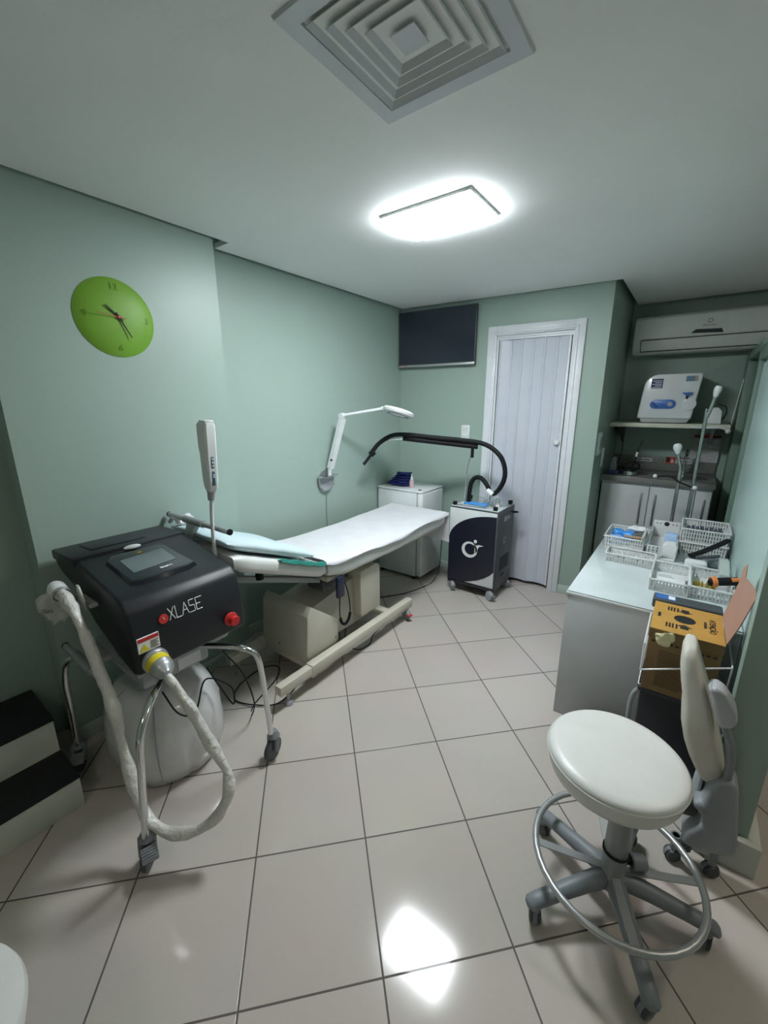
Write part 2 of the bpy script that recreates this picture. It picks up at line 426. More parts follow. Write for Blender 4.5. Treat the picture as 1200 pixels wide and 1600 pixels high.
# ================================================================ WALL CLOCK
def make_clock():
    c = Vector((XP, .912, 1.985)); t = thing('wall_clock', 'round lime green wall clock on the pillar wall', 'clock', c)
    MB().lathe([(0, .034), (.03, .0335), (.06, .0315), (.09, .028), (.12, .022), (.145, .014), (.160, .007), (.168, .002), (.166, 0), (0, 0)], c, (1, 0, 0), 64).build('clock_face', LIME, t)
    def P(a, r, d): a = math.radians(a); return c+Vector((d, math.sin(a)*r, math.cos(a)*r))
    def hand(a, L, w_, m, nm, d, tail=.02):
        v = P(a, 1, 0)-c; sd = Vector((0, v.z, -v.y))
        MB().poly([c+Vector((d, 0, 0))-v*tail+sd*w_, c+Vector((d, 0, 0))+v*L+sd*w_*.6, c+Vector((d, 0, 0))+v*L-sd*w_*.6, c+Vector((d, 0, 0))-v*tail-sd*w_], .0015).build(nm, m, t)
    hand(152, .094, .0036, INK, 'minute_hand', .040); hand(312, .066, .0045, INK, 'hour_hand', .037)
    hand(275, .095, .0014, REDP, 'second_hand', .043, .03)
    MB().cyl(c+Vector((.030, 0, 0)), c+Vector((.046, 0, 0)), .006, n=16).build('hub', REDP, t)
    for s_, a in (('12', 0), ('3', 90), ('6', 180), ('9', 270)):
        text(s_, .040, P(a, .128, .0222), Vector((0, 1, 0))+Vector((-.30*math.sin(math.radians(a)), 0, 0)), Vector((0, 0, 1))+Vector((-.30*math.cos(math.radians(a)), 0, 0)), LIMED, t, 'numeral', bold=-.0005)
make_clock()

# ================================================================ TELEVISION
tv = thing('television', 'dark flat television mounted high in the corner', 'television', WP(.38, 0, 1.93), WA)
MB().box(.012, .755, -.055, -.02, 1.935, 2.415, .004, M=WM).build('housing', GREYD, tv)
MB().box(.020, .747, -.057, -.0545, 1.962, 2.407, M=WM).build('screen', TVS, tv, flat=True)
MB().box(.014, .753, -.060, -.052, 1.935, 1.955, .002, M=WM).build('bottom_bezel', SILVER, tv)
MB().box(.07, .10, -.0615, -.0595, 1.941, 1.947, M=WM).build('power_light', RED, tv)
MB().box(.25, .50, -.02, 0, 2.05, 2.30, M=WM).build('wall_bracket', GREYD, tv)

sw = thing('light_switch', 'white switch plate on the back wall beside the door frame', 'switch', WP(.69, 0, 1.37), WA)
MB().box(.645, .725, -.01, 0, 1.30, 1.42, .003, M=WM).build('plate', WHITE_P, sw)
for z0 in (1.315, 1.375): MB().box(.66, .71, -.015, -.009, z0, z0+.03, .002, M=WM).build('rocker', WHITE_G, sw)

# ================================================================ casters
def caster(parent, x, y, r=.035, h=.095, ang=0, fork=GREYP, wheel=GREYD, twin=True, brake=None, top=None):
    d = Vector((math.cos(ang), math.sin(ang), 0)); sd = Vector((-d.y, d.x, 0)); p = Vector((x, y, r))
    body = MB()
    if twin:
        for s_ in (-1, 1): body.lathe([(0, .018), (r*.6, .018), (r*.9, .016), (r, .010), (r, .002), (0, .002)], p, sd*s_, 22)
        wo = body.build('caster', wheel, parent)
        f = MB(); f.box(-.002-.0, .002, 0, 0, 0, 0) if False else None
        f.lathe([(r*1.12, -.006), (r*1.12, .006), (0, .006)], p, sd, 22)
        f.cyl(p+Vector((0, 0, r*.6)), (x, y, h), .011, n=14); f.cyl((x, y, h-.02), (x, y, h), .016, n=14)
        f.build('caster_hood', fork, wo)
    else:
        body.lathe([(0, -.013), (r*.8, -.013), (r, -.008), (r, .008), (r*.8, .013), (0, .013)], p, sd, 26)
        wo = body.build('caster', wheel, parent)
        f = MB()
        for s_ in (-1, 1):
            q = p+sd*s_*.02
            f.tube([q+Vector((0, 0, -.005)), q+Vector((0, 0, r*.7))-d*.006, q+Vector((0, 0, r*1.2))-d*.012], .012, n=8, k=3)
        f.cyl(p+Vector((0, 0, r*1.15))-d*.012, p+Vector((0, 0, r*1.7))-d*.012, .03, .016, n=16)
        f.cyl(p+sd*-.025, p+sd*.025, .008, n=10)
        f.build('caster_fork', fork, wo)
    if brake:
        MB().box(-.012, .012, -.02, .02, -.004, .004, .003, M=Matrix.Translation(p+d*r*1.15+Vector((0, 0, r*.3))) @ Matrix.Rotation(ang, 4, 'Z')).build('brake_pedal', brake, wo)
    return wo

# ================================================================ LASER MACHINE
lz = thing('laser_machine', 'black laser treatment console with screen and red knob, on the chrome-legged trolley', 'machine', (-1.75, .72, .62))
prof = [(-1.455, .665), (-1.462, .80), (-1.485, .900), (-1.515, .930), (-1.56, .943), (-1.80, .985), (-1.93, 1.005), (-2.12, .995), (-2.15, .985), (-2.15, .935), (-2.10, .905), (-1.97, .87), (-1.80, .76), (-1.62, .685), (-1.50, .650)]
MB().prism(prof, 'y', .50, .945, .012, seg=3).build('console', BLACK, lz, ang=45)
# rear lid seams and recess
MB().prism([(-2.155, .998), (-1.90, 1.012), (-1.90, .975), (-2.15, .955)], 'y', .492, .953, .008).build('rear_lid', BLACK, lz)
MB().prism([(-2.10, 1.006), (-1.965, 1.014), (-1.965, 1.006), (-2.10, .998)], 'y', .58, .80, .003).build('lid_handle', BLACK, lz)
def slope(x): # z on sloping top
    return .943+(x+1.56)*(.985-.943)/(-1.80+1.56)
def onslope(x, y, dz=0): return Vector((x, y, slope(x)+dz))
bz = MB()
q = [(-1.595, .575), (-1.580, .61), (-1.582, .79), (-1.60, .835), (-1.82, .815), (-1.84, .79), (-1.84, .60), (-1.80, .570)]
bz.loft([[onslope(x, y, .0) for x, y in q], [onslope(x+(-1.70-x)*.06, y+(.70-y)*.06, .014) for x, y in q], [onslope(x+(-1.70-x)*.12, y+(.70-y)*.12, .016) for x, y in q]])
bezel = bz.build('display_bezel', BLACKG, lz)
MB().poly([onslope(x, y, .0165) for x, y in ((-1.650, .612), (-1.665, .785), (-1.785, .785), (-1.770, .612))], .001).build('screen', SCREEN, lz)
text('icone', .022, onslope(-1.630, .725, .0175), (0, 1, 0), (-1, 0, .17), WINK, lz, 'screen_mark', bold=.0006)
MB().lathe([(0, .003), (.007, .002), (.009, 0)], onslope(-1.800, .700, .016), (0, 0, 1), 18).build('key_symbol', YEL, lz)
MB().sphere(onslope(-1.875, .705, .010), .028, 18, (.7, 1.25, .35)).build('oval_badge', WHITE_G, lz)
def fx(z): return -1.462+.0*(z) + (0.0 if z < .8 else -(z-.8)*.23)+.0035
lt = MB()
def stroke(pts, y0, w_=.026, h_=.046):
    P = [Vector((-1.462-(.022+v*h_)*.23+.0010, .637+(y0+u*w_-.640)*.83, .822+v*h_)) for u, v in pts]
    for a, b_ in zip(P, P[1:]):
        lt.cyl(a, b_, .0016, n=6)
stroke([(0, 1), (1, 0)], .640); stroke([(1, 1), (0, 0)], .640)
stroke([(0, 1), (0, 0), (.9, 0)], .673); stroke([(0, 0), (.55, 1), (1, 0)], .700, .030); stroke([(.2, .38), (.82, .38)], .700, .030)
stroke([(1, 1), (.1, 1), (.1, .55), (1, .5), (1, 0), (0, 0)], .735); stroke([(1.3, 1), (.1, 1), (.1, 0), (1.1, 0)], .767); stroke([(.1, .5), (.9, .5)], .767)
lt.build('logo_text', WINK, lz)
MB().lathe([(0, .003), (.017, .003), (.018, 0), (0, 0)], (fx(.84)+.001, .615, .838), (1, 0, .2), 24).build('logo_dot', REDP, lz)
text('I', .02, (fx(.84)+.006, .615, .842), (0, 1, .4), (-.2, -.4, 1), WINK, lz, 'logo_dot_mark')
kn = MB().lathe([(.030, 0), (.030, .004), (.024, .008), (.0, .008)], (-1.452, .873, .728), (1, 0, 0), 28).build('knob_plate', REDP, lz)
MB().lathe([(.013, .0), (.013, .014), (.021, .018), (.022, .028), (.019, .033), (0, .034)], (-1.448, .873, .728), (1, 0, 0), 24).build('emergency_knob', RED, kn)
st = MB().box(-1.460, -1.4535, .512, .586, .748, .805, 0).build('warning_sticker', WINK, lz)
MB().box(-1.4535, -1.4525, .514, .584, .790, .804).build('red_band', REDP, st)
MB().poly([(-1.4525, .517, .753), (-1.4525, .547, .753), (-1.4525, .532, .782)], .001).build('warning_triangle', YEL, st)
tx = MB()
for i in range(5): tx.box(-1.4532, -1.4522, .554, .582-(i % 2)*.006, .756+i*.006, .7585+i*.006)
tx.build('fine_print', INKG, st)
# connector and wrapped hose
cn = MB().lathe([(.046, -.005), (.046, .018), (.044, .022), (.040, .024), (.040, .068), (.037, .072), (.037, .082), (.030, .092), (.018, .104), (.014, .112), (0, .112)], (-1.468, .562, .700), (1, -.05, -.12), 30).build('hose_connector', SILVER, lz)
MB().lathe([(.0412, .030), (.0412, .062)], (-1.468, .562, .700), (1, -.05, -.12), 30).build('yellow_band', YEL, cn)
hp_ = [(-1.38, .558, .688), (-1.32, .565, .635), (-1.275, .585, .55), (-1.235, .605, .44), (-1.175, .625, .33), (-1.15, .612, .255), (-1.165, .565, .175), (-1.215, .505, .135), (-1.28, .450, .135), (-1.36, .420, .165), (-1.43, .418, .24), (-1.475, .418, .40), (-1.50, .420, .57), (-1.585, .418, .73), (-1.66, .415, .855), (-1.76, .415, .915), (-1.81, .415, .93)]
hz = MB(); hz.tube(hp_, lambda t: (.010+.009*min(1, t*10))*(1+.13*math.sin(t*70)+.10*math.sin(t*41+1)), n=14, k=8)
hz.jitter(.004, 30); hose = hz.build('wrapped_hose', WRAP, lz, ang=70)
hd = MB().lathe([(.0, 0), (.022, 0), (.030, .02), (.030, .055), (.024, .07), (0, .075)], (-1.80, .415, .915), (-.9, 0, .25), 20).build('handpiece', WHITE_P, lz)
MB().lathe([(.027, 0), (.029, .006), (.029, .012), (.027, .016)], (-1.795, .415, .918), (-.9, 0, .25), 20).build('handpiece_ring', SILVER, hd)
cl = MB(); cl.sphere((-1.87, .415, .855), .075, 40, (1.2, .7, .8)); cl.jitter(.030, 24); cl.jitter(.010, 70); cl.build('clear_film', CLOUD, lz, ang=80)
hk = MB(); hk.box(-1.86, -1.72, .47, .50, .86, .875, .004); hk.prism([(-1.80, .86), (-1.72, .86), (-1.72, .90), (-1.755, .95), (-1.775, .95), (-1.78, .90)], 'y', .455, .462, .002)
hk.build('handpiece_holder', CLOUD, lz)
for (x, y) in ((-1.60, .56), (-1.60, .90)): MB().cyl((x, y, .63), (x, y, .668), .014, n=14).build('rubber_foot', RUBBER, lz)

# ================================================================ TROLLEY below the laser
tr = thing('trolley', 'chrome-legged trolley on grey casters carrying the black laser console', 'trolley', (-1.70, .70, 0))
MB().box(-1.97, -1.56, .53, .92, .585, .622, .008).build('platform', GREYM, tr)
MB().box(-1.94, -1.60, .56, .84, .50, .584, .012).build('lower_housing', GREYL, tr)
MB().box(-1.5995, -1.595, .70, .80, .515, .565, 0).build('rating_plate', WHITE_M, tr)
legs = [
 [(-1.58, .78, .60), (-1.47, .85, .603), (-1.385, .895, .595), (-1.36, .925, .545), (-1.357, .94, .40), (-1.356, .955, .14)],
 [(-1.52, .62, .60), (-1.44, .555, .603), (-1.385, .50, .60), (-1.34, .435, .53), (-1.335, .415, .38), (-1.34, .395, .13)],
 [(-1.80, .55, .585), (-1.90, .47, .59), (-1.965, .425, .56), (-1.99, .41, .47), (-1.995, .408, .36), (-2.01, .405, .13)],
 [(-1.86, .86, .585), (-1.93, .92, .59), (-1.97, .95, .56), (-1.985, .965, .47), (-1.985, .97, .36), (-1.985, .972, .13)]]
for i, L in enumerate(legs):
    MB().tube(L, .0125, n=12, k=6).build('leg', CHROME, tr)
for (x, y, a) in ((-1.356, .958, -1.35), (-1.34, .393, -.75), (-2.01, .403, -.6), (-1.985, .974, .5)):
    caster(tr, x, y, .053, .13, a, GREYP, GREYD, twin=False, brake=None)
for (x, y, a) in ((-1.30, .385, -.3), (-1.965, .385, -.5)):
    pdl = MB(); PM = Matrix.Translation((x, y, .095)) @ Matrix.Rotation(a, 4, 'Z') @ Matrix.Rotation(.45, 4, 'Y')
    pdl.box(-.022, .028, -.026, .026, -.006, .006, .004, M=PM)
    for k in range(5): pdl.box(-.018+k*.009, -.014+k*.009, -.024, .024, .005, .009, .001, M=PM)
    pdl.build('brake_pedal', GREYP, tr)
def pushbar(y, z, x0, x1, sx_, nm='push_bar'):
    b = MB().tube([(x0, y, z), (x1, y, z)], .0135, n=16, smooth=False).build(nm, SILVER, tr)
    MB().cyl((x1-.002, y, z), (x1+.006, y, z), .0145, n=16).build('end_cap', RUBBER, b)
    MB().cyl((x0+.002, y, z), (x0-.006, y, z), .0145, n=16).build('end_cap', RUBBER, b)
    MB().cyl((sx_-.085, y, z), (sx_+.085, y, z), .019, n=16).build('clamp_sleeve', GREYM, b)
    return b
pushbar(1.02, 1.04, -2.17, -1.63, -1.93)
MB().prism([(1.0, 1.03), (1.04, 1.03), (.995, .965), (.975, .90), (.965, .62), (.90, .595), (.90, .62), (.95, .65), (.955, .90)], 'x', -1.97, -1.90, .004).build('bar_bracket', GREYM, tr)
pushbar(.445, .60, -2.03, -1.60, -1.83)
MB().box(-1.87, -1.79, .45, .56, .585, .615, .005).build('bar_bracket', GREYM, tr)

# cables of the trolley
def cable(pts, label, nm='power_cable', r=.0035, m=RUBBER, k=8):
    return tag(MB().tube(pts, r, n=8, k=k).build(nm, m), label, 'cable')
cable([(-1.56, .80, .49), (-1.50, .82, .40), (-1.48, .86, .30), (-1.52, .88, .36), (-1.58, .80, .42), (-1.50, .70, .36), (-1.47, .62, .42), (-1.54, .60, .50)], 'thin black cable looping under the laser trolley')
cable([(-1.60, .905, .50), (-1.56, .97, .36), (-1.58, 1.03, .15), (-1.66, 1.06, .006), (-1.72, 1.12, .005), (-1.80, 1.34, .005), (-1.88, 1.42, .005), (-1.95, 1.36, .005), (-1.93, 1.18, .005), (-1.84, 1.08, .005), (-1.70, 1.12, .012), (-1.62, 1.22, .005), (-1.68, 1.44, .005), (-1.80, 1.60, .005)], 'black cable lying in loops on the floor at the bed head')

# ================================================================ WHITE POUF BAG
pf = thing('pouf', 'puffy shiny white vinyl pouf bag standing under the laser trolley', 'pouf', (-1.83, .70, 0))
pb = MB()
cxp, cyp = -1.80, .70; rings = []
prf = [(.10, .004), (.20, .0), (.235, .02), (.262, .10), (.268, .18), (.258, .27), (.235, .34), (.20, .385), (.15, .41), (.08, .425), (.02, .428)]
for r_, z_ in prf:
    ring = []
    for i in range(64):
        a = 2*PI*i/64
        q_ = (abs(math.cos(a))**3.2+abs(math.sin(a))**3.2)**(-1/3.2)
        seam = 1-.035*max(0, 1-abs(((a+PI/5) % (PI/3))-PI/6)/.07)
        rr_ = r_*(.55+.45*q_)*seam*(1+.018*noise.noise(Vector((a*3, z_*14, 1))))
        ring.append((cxp+rr_*math.cos(a), cyp+rr_*math.sin(a)*.86, z_))
    rings.append(ring)
pb.loft(rings); pb.jitter(.006, 9, 3); pb.build('bag_body', BAGM, pf, ang=60)
sm_ = MB()
for a in (-PI/5+PI/3*5+.0, -PI/5+PI/3*6):
    a2 = a+PI/6-PI/6
    pts = [(cxp+r_*1.012*(.55+.45*(abs(math.cos(a))**3.2+abs(math.sin(a))**3.2)**(-1/3.2))*.985*math.cos(a), cyp+r_*1.012*.985*(.55+.45*(abs(math.cos(a))**3.2+abs(math.sin(a))**3.2)**(-1/3.2))*math.sin(a)*.86, z_) for r_, z_ in prf[2:9]]
    sm_.tube(pts, .003, n=6, k=4)
sm_.build('seam', GREYL, pf)

# ================================================================ WAND ON POLE (handheld device upright)
wd_ = thing('handheld_applicator', 'white handheld device with blue keys, upright on a white stem behind the laser console', 'device', (-1.69, .972, .66))
MB().tube([(-1.690, .972, .66), (-1.690, .972, .93), (-1.682, .972, 1.10), (-1.664, .972, 1.22)], .0085, n=12, k=4).build('stem', WHITE_P, wd_)
Mw = Matrix.Translation((-1.660, .972, 1.235)) @ Matrix.Rotation(math.radians(-3), 4, 'Z') @ Matrix.Rotation(math.radians(3), 4, 'Y') @ Matrix.Diagonal((.80, .80, .84, 1))
bd = MB(); sect = [(0, .020, .020, 0), (.02, .026, .030, 0), (.06, .029, .036, 0), (.20, .031, .040, -.002), (.23, .031, .046, -.006), (.335, .031, .048, -.006), (.352, .026, .042, -.005)]
def rrect(hx, hy, z, oy=0, oc=.3):
    c_ = min(hx, hy)*oc; return [(hx, -hy+c_+oy, z), (hx, hy-c_+oy, z), (hx-c_, hy+oy, z), (-hx+c_, hy+oy, z), (-hx, hy-c_+oy, z), (-hx, -hy+c_+oy, z), (-hx+c_, -hy+oy, z), (hx-c_, -hy+oy, z)]
bd.loft([[Mw @ Vector(p) for p in [(y_, x_, z_) for (x_, y_, z_) in rrect(a, b_, z, o_)]] for z, a, b_, o_ in sect])
bd.build('body', WHITE_P, wd_, ang=30)
MB().cyl((-1.667, .972, 1.195), (-1.661, .972, 1.240), .015, .018, 16).build('collar', GREYL, wd_)
MB().box(.0585, .0605, -.012, .012, .10, .155, 0, M=Mw).build('key_strip', BLUE, wd_) if False else None
kf = Mw
MB().box(.030, .0395, -.009, .009, .125, .185, .003, M=kf).build('key_strip', mat('petrol_keys', (.03, .12, .17), .4), wd_)
kk = MB()
for i in range(3): kk.box(.0390, .0410, -.005, .005, .131+i*.018, .143+i*.018, .002, M=kf)
kk.build('keys', WHITE_G, wd_)
lo = MB().box(.026, .0385, -.009, .009, .035, .110, .003, M=kf).build('lower_display', mat('petrol_keys', (.03, .12, .17), .4), wd_)
MB().box(.0380, .0400, -.004, .004, .075, .095, .001, M=kf).build('display_light', WHITE_G, wd_)
MB().box(-.03, .036, -.026, .026, .345, .364, .005, M=kf).build('window_cap', WHITE_G, wd_)

# ================================================================ TREATMENT BED
bed = thing('treatment_bed', 'beige electric treatment bed with white padded top along the left wall', 'bed', (-1.85, 1.9, 0))
def ztop(y):
    K = [(.80, .985), (1.0, .955), (1.25, .855), (1.5, .755), (1.62, .722), (1.85, .704), (2.3, .700), (2.7, .712), (3.05, .722)]
    for (a, b_), (c_, d_) in zip(K, K[1:]):
        if y <= c_: t = (y-a)/(c_-a); return b_+(d_-b_)*t
    return K[-1][1]
def pad(y0, y1, th, x0=-2.165, x1=-1.575, n=14, r=.03):
    rg = []
    for i in range(n+1):
        e = 0
        y = y0+(y1-y0)*i/n; z = ztop(y)-.012; sh = .5 if i in (0, n) else 1
        t2 = th*(1 if 0 < i < n else .7); ring = []
        for (cx_, cz_, a0) in ((x1-r, z-r, 0), (x0+r, z-r, 90), (x0+r, z-th+r, 180), (x1-r, z-th+r, 270)):
            for k in range(5):
                a = math.radians(a0+k*22.5); q = r*(1 if 0 < i < n else .5)
                ring.append((cx_+q*math.cos(a), y, cz_+q*math.sin(a)))
        rg.append(ring)
    return MB().loft(rg)
pad(1.0, 1.58, .085).build('head_cushion', VINYL, bed, ang=50)
pad(1.60, 3.02, .10).build('mattress', VINYL, bed, ang=50)
fr_ = MB(); fr_.box(-2.12, -1.62, 1.62, 2.98, .575, .60, .004); fr_.build('top_frame', BEIGE, bed)
ar = MB(); ar.prism([(1.0, .82), (1.6, .60), (1.6, .57), (1.0, .79)], 'x', -1.70, -1.66, .003); ar.prism([(1.0, .82), (1.6, .60), (1.6, .57), (1.0, .79)], 'x', -2.08, -2.04, .003)
ar.build('head_support', GREYM, bed)
# rails
rl = MB(); rl.box(-1.605, -1.545, 1.40, 2.46, .088, .158, .012).box(-1.60, -1.55, 1.175, 1.41, .092, .148, .004)
rl.build('base_rail', BEIGE, bed)
rl = MB(); rl.box(-2.06, -2.00, 1.40, 2.46, .088, .158, .012).box(-2.055, -2.005, 1.175, 1.41, .092, .148, .004)
rl.build('base_rail', BEIGE, bed)
MB().box(-2.0, -1.605, 1.43, 1.49, .09, .13, .004).build('cross_beam', BEIGE, bed)
MB().box(-2.0, -1.605, 2.20, 2.26, .09, .13, .004).build('cross_beam', BEIGE, bed)
MB().prism([(1.425, .135), (1.445, .42), (1.475, .475), (1.695, .305), (1.695, .165), (1.66, .135)], 'x', -2.02, -1.615, .005).build('motor_housing', BEIGE, bed)
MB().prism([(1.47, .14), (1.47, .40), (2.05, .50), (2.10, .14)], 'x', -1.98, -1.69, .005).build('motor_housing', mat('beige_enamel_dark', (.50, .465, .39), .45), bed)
MB().prism([(1.93, .21), (1.93, .535), (2.10, .545), (2.14, .52), (2.14, .21)], 'x', -1.98, -1.62, .005).build('motor_housing', BEIGE, bed)
MB().prism([(1.76, .30), (1.80, .30), (2.05, .56), (2.0, .575)], 'x', -1.76, -1.73, .003).prism([(1.76, .30), (1.80, .30), (2.05, .56), (2.0, .575)], 'x', -1.92, -1.89, .003).build('lift_arm', GREYM, bed)
MB().box(-1.80, -1.66, 1.62, 1.80, .50, .575, .01).build('actuator', GREYD, bed)
MB().cyl((-1.66, 1.18, .745), (-1.66, 1.18, .785), .022, .018, 18).build('adjuster_knob', RUBBER, bed)
MB().box(-1.86, -1.855+.0, 1.4245, 1.426, .17, .19).build('lock_cap', BLACKM, bed)
MB().cyl((-1.617, 1.67, .19), (-1.612, 1.67, .19), .004, n=10).build('screw', BLACKM, bed)
for x in (-1.575, -2.03):
    MB().cyl((x, 1.24, 0), (x, 1.24, .022), .026, .022, 20).cyl((x, 1.24, .02), (x, 1.24, .093), .009, n=12).build('levelling_foot', GREYL, bed)
    cw = caster(bed, x+.01, 2.40, .040, .09, -.4, GREYL, GREYP, twin=True, brake=RED)
# sheet on the bed, pillow, teal cloth
def sheet_fn(u, v):
    y = 1.56+u*1.47; x = -2.185+v*.63
    z = ztop(y)-.004+.004*noise.noise(Vector((x*6, y*5, 2)))+.003*noise.noise(Vector((x*15, y*3, 5)))
    if u < .12: z += .012*(1-u/.12)
    hang = .016+.009*math.sin(y*9)+.008*noise.noise(Vector((y*7, 0, 0)))
    if v > .96: z -= (v-.96)/.04*hang; x = -1.565+.004
    if v < .04: z -= (.04-v)/.04*.05; x = -2.178
    return Vector((x, y, z))
sh = thing('bed_sheet', 'white sheet spread over the foot half of the treatment bed', 'sheet', (-1.87, 2.3, .7))
MB().grid(sheet_fn, 60, 40, .003).build('cover', SHEET, sh, ang=80)
def flap_fn(u, v):
    x = -2.175+u*.615; z = .717-v*.27*(.85+.15*u); y = 3.035+.02*v+.012*noise.noise(Vector((x*9, z*4, 0)))
    return Vector((x, y, z))
MB().grid(flap_fn, 24, 12, .003).build('foot_drape', SHEET, sh, ang=80)
def pil_fn(a, b_, y0, y1, x0, x1, th, top):
    pass
pl = thing('pillow', 'flat pillow in a pale blue cover on the bed head', 'pillow', (-1.87, 1.2, .9))
pm = MB(); rg = []
for i in range(17):
    t = i/16; y = 1.0+t*.53; e = (1-abs(2*t-1)**4)**.5; ring = []
    for k in range(28):
        a = 2*PI*k/28; ca, sa = math.cos(a), math.sin(a)
        px = (abs(ca)**.45)*(1 if ca > 0 else -1)*.275*(.93+.07*e); pz = (abs(sa)**.8)*(1 if sa > 0 else -1)*(.006+.030*e)
        ring.append((-1.875+px, y, ztop(y)+.030+pz))
    rg.append(ring)
pm.loft(rg); pm.jitter(.006, 8); pm.build('cushion', BLUESHEET, pl, ang=80)
tag(MB().grid(lambda u, v: Vector((-1.562-.03*v, 1.25+u*.31, ztop(1.25+u*.31)-.004+(-.018 if v < .2 else 0)+.003*math.sin(u*20))), 20, 6, .003).build('teal_cloth', TEAL), 'folded teal cloth peeking out between pillow and sheet', 'cloth')
tag(MB().grid(lambda u, v: Vector((-2.16+.10*v, 1.0+u*.10, ztop(1.0)+.05+.03*math.sin(v*3.1)+.02*noise.noise(Vector((u*4, v*4, 9))))), 12, 12, .003).build('crumpled_paper', SHEET), 'crumpled white paper at the head end of the bed behind the push bar', 'paper')
# remote
rm = thing('bed_remote', 'black handset with coiled cord hanging from the bed side', 'remote', (-1.585, 1.69, .6))
MB().box(-1.60, -1.575, 1.665, 1.725, .46, .60, .008).build('handset', mat('handset_blue_black', (.02, .028, .06), .4), rm)
co = []
path = catmull([(-1.588, 1.69, .46), (-1.588, 1.685, .36), (-1.588, 1.70, .285), (-1.588, 1.74, .262), (-1.588, 1.775, .30), (-1.588, 1.78, .38), (-1.588, 1.755, .50), (-1.60, 1.72, .585)], 12)
MB().tube(path, .0035, n=6, smooth=False).build('cord', RUBBER, rm)
cc = []
N_ = len(path)
seg = path[int(N_*.22):int(N_*.62)]
for i in range(len(seg)*8):
    f_ = i/8; i0 = min(int(f_), len(seg)-2); p = seg[i0].lerp(seg[i0+1], f_-i0); d = (seg[i0+1]-seg[i0]).normalized(); u, v = frame_to(d)
    a = i*1.15; cc.append(p+.0075*(math.cos(a)*u+math.sin(a)*v))
MB().tube(cc, .0028, n=5, smooth=False).build('coil', RUBBER, rm)
cable([(-1.60, 2.14, .05), (-1.62, 2.05, .01), (-1.575, 1.96, .005), (-1.60, 1.86, .005), (-1.72, 1.88, .005), (-1.85, 2.02, .005)], 'short loop of black cable on the floor below the bed rail')
cable([(-1.95, 2.55, .005), (-1.82, 2.76, .005), (-1.76, 2.95, .005), (-1.745, 3.10, .005), (-1.73, 3.20, .10), (-1.72, 3.22, .35), (-1.715, 3.24, .52), (-1.66, 3.20, .55)], 'black power cable running along the floor from bed to cart')

# ================================================================ STEPS
stp = thing('step_stool', 'white two-step platform with black treads against the left wall', 'steps', (-2.06, -.1, 0))
STW = mat('step_white', (.60, .61, .54), .45)
MB().prism([(-1.80, 0), (-1.80, .135), (-2.02, .135), (-2.02, .295), (-2.335, .295), (-2.335, 0)], 'y', -.75, .345, .002).build('carcass', STW, stp)
MB().box(-2.02, -1.795, -.75, .349, .135, .143, .002).build('tread', BLACKM, stp)
MB().box(-2.335, -2.015, -.75, .349, .295, .303, .002).build('tread', BLACKM, stp)

# ================================================================ MAGNIFIER LAMP
mg = thing('magnifier_lamp', 'white swing arm magnifying lamp on a steel wall bracket above the bed', 'lamp', (XL, 2.35, 1.0))
br = MB(); br.lathe([(0, .012), (.085, .010), (.088, .0), (0, 0)], (XL, 2.36, 1.00), (1, 0, 0), 32); br.build('wall_plate', STEEL, mg)
MB().prism([(2.275, 1.045), (2.445, 1.045), (2.43, .96), (2.385, .925), (2.335, .925), (2.285, .96)], 'x', XL+.012, XL+.035, .004).build('clamp_plate', STEEL, mg)
MB().box(XL+.01, XL+.075, 2.27, 2.45, 1.042, 1.054, .002).build('clamp_jaw', CHROME, mg)
MB().cyl((XL+.055, 2.37, 1.05), (XL+.055, 2.37, 1.10), .014, n=16).build('socket', WHITE_P, mg)
MB().tube([(XL+.055, 2.37, 1.09), (XL+.06, 2.375, 1.12)], .016, n=12, smooth=False).build('pivot', WHITE_P, mg)
p0, p1 = Vector((-2.29, 2.375, 1.11)), Vector((-2.20, 2.435, 1.50))
a_ = MB()
ud = (p1-p0).normalized(); u_, v_ = frame_to(ud)
a_.loft([[p0+ud*t*(p1-p0).length+.024*a*u_+.017*b_*v_ for a, b_ in ((-1, -1), (1, -1), (1, 1), (-1, 1))] for t in (0, .33, .66, 1)])
a_.build('lower_arm', WHITE_G, mg)
MB().box(-2.275, -2.255, 2.36, 2.366, 1.17, 1.185, .001).build('arm_slot', BLACKM, mg)
MB().cyl((-2.205, 2.415, 1.518), (-2.205, 2.455, 1.518), .022, n=18).build('elbow', WHITE_P, mg)
MB().tube([(-2.20, 2.435, 1.52), (-1.935, 2.60, 1.572)], .012, n=10, smooth=False).sphere((-1.935, 2.60, 1.572), .017, 12).build('upper_arm', WHITE_G, mg)
hx = Matrix.Translation((-1.83, 2.66, 1.545)) @ Matrix.Rotation(math.radians(16), 4, Vector((-.57, .82, 0))) @ Matrix.Rotation(math.radians(-7), 4, Vector((.82, .57, 0))) @ Matrix.Diagonal((.92, .92, 1, 1))
hl = MB(); hl.lathe([(.075, -.022), (.10, -.022), (.128, -.012), (.135, .004), (.125, .018), (.09, .024), (.06, .020), (.06, .0), (.075, -.022)], (0, 0, 0), (0, 0, 1), 48, M=hx); hl.build('lamp_head', WHITE_G, mg)
hg = MB(); hg.lathe([(0, -.004), (.062, -.002), (.062, .004), (0, .010)], (0, 0, 0), (0, 0, 1), 32, M=hx); hg.build('lens', GLASS, mg)
hb = MB()
for i in range(24):
    a = 2*PI*i/24; hb.box(-.004, .004, -.012, .012, -.0245, -.021, 0, M=hx @ Matrix.Rotation(a, 4, 'Z') @ Matrix.Translation((.088, 0, 0)))
hb.build('led_ring', GREYD, mg)
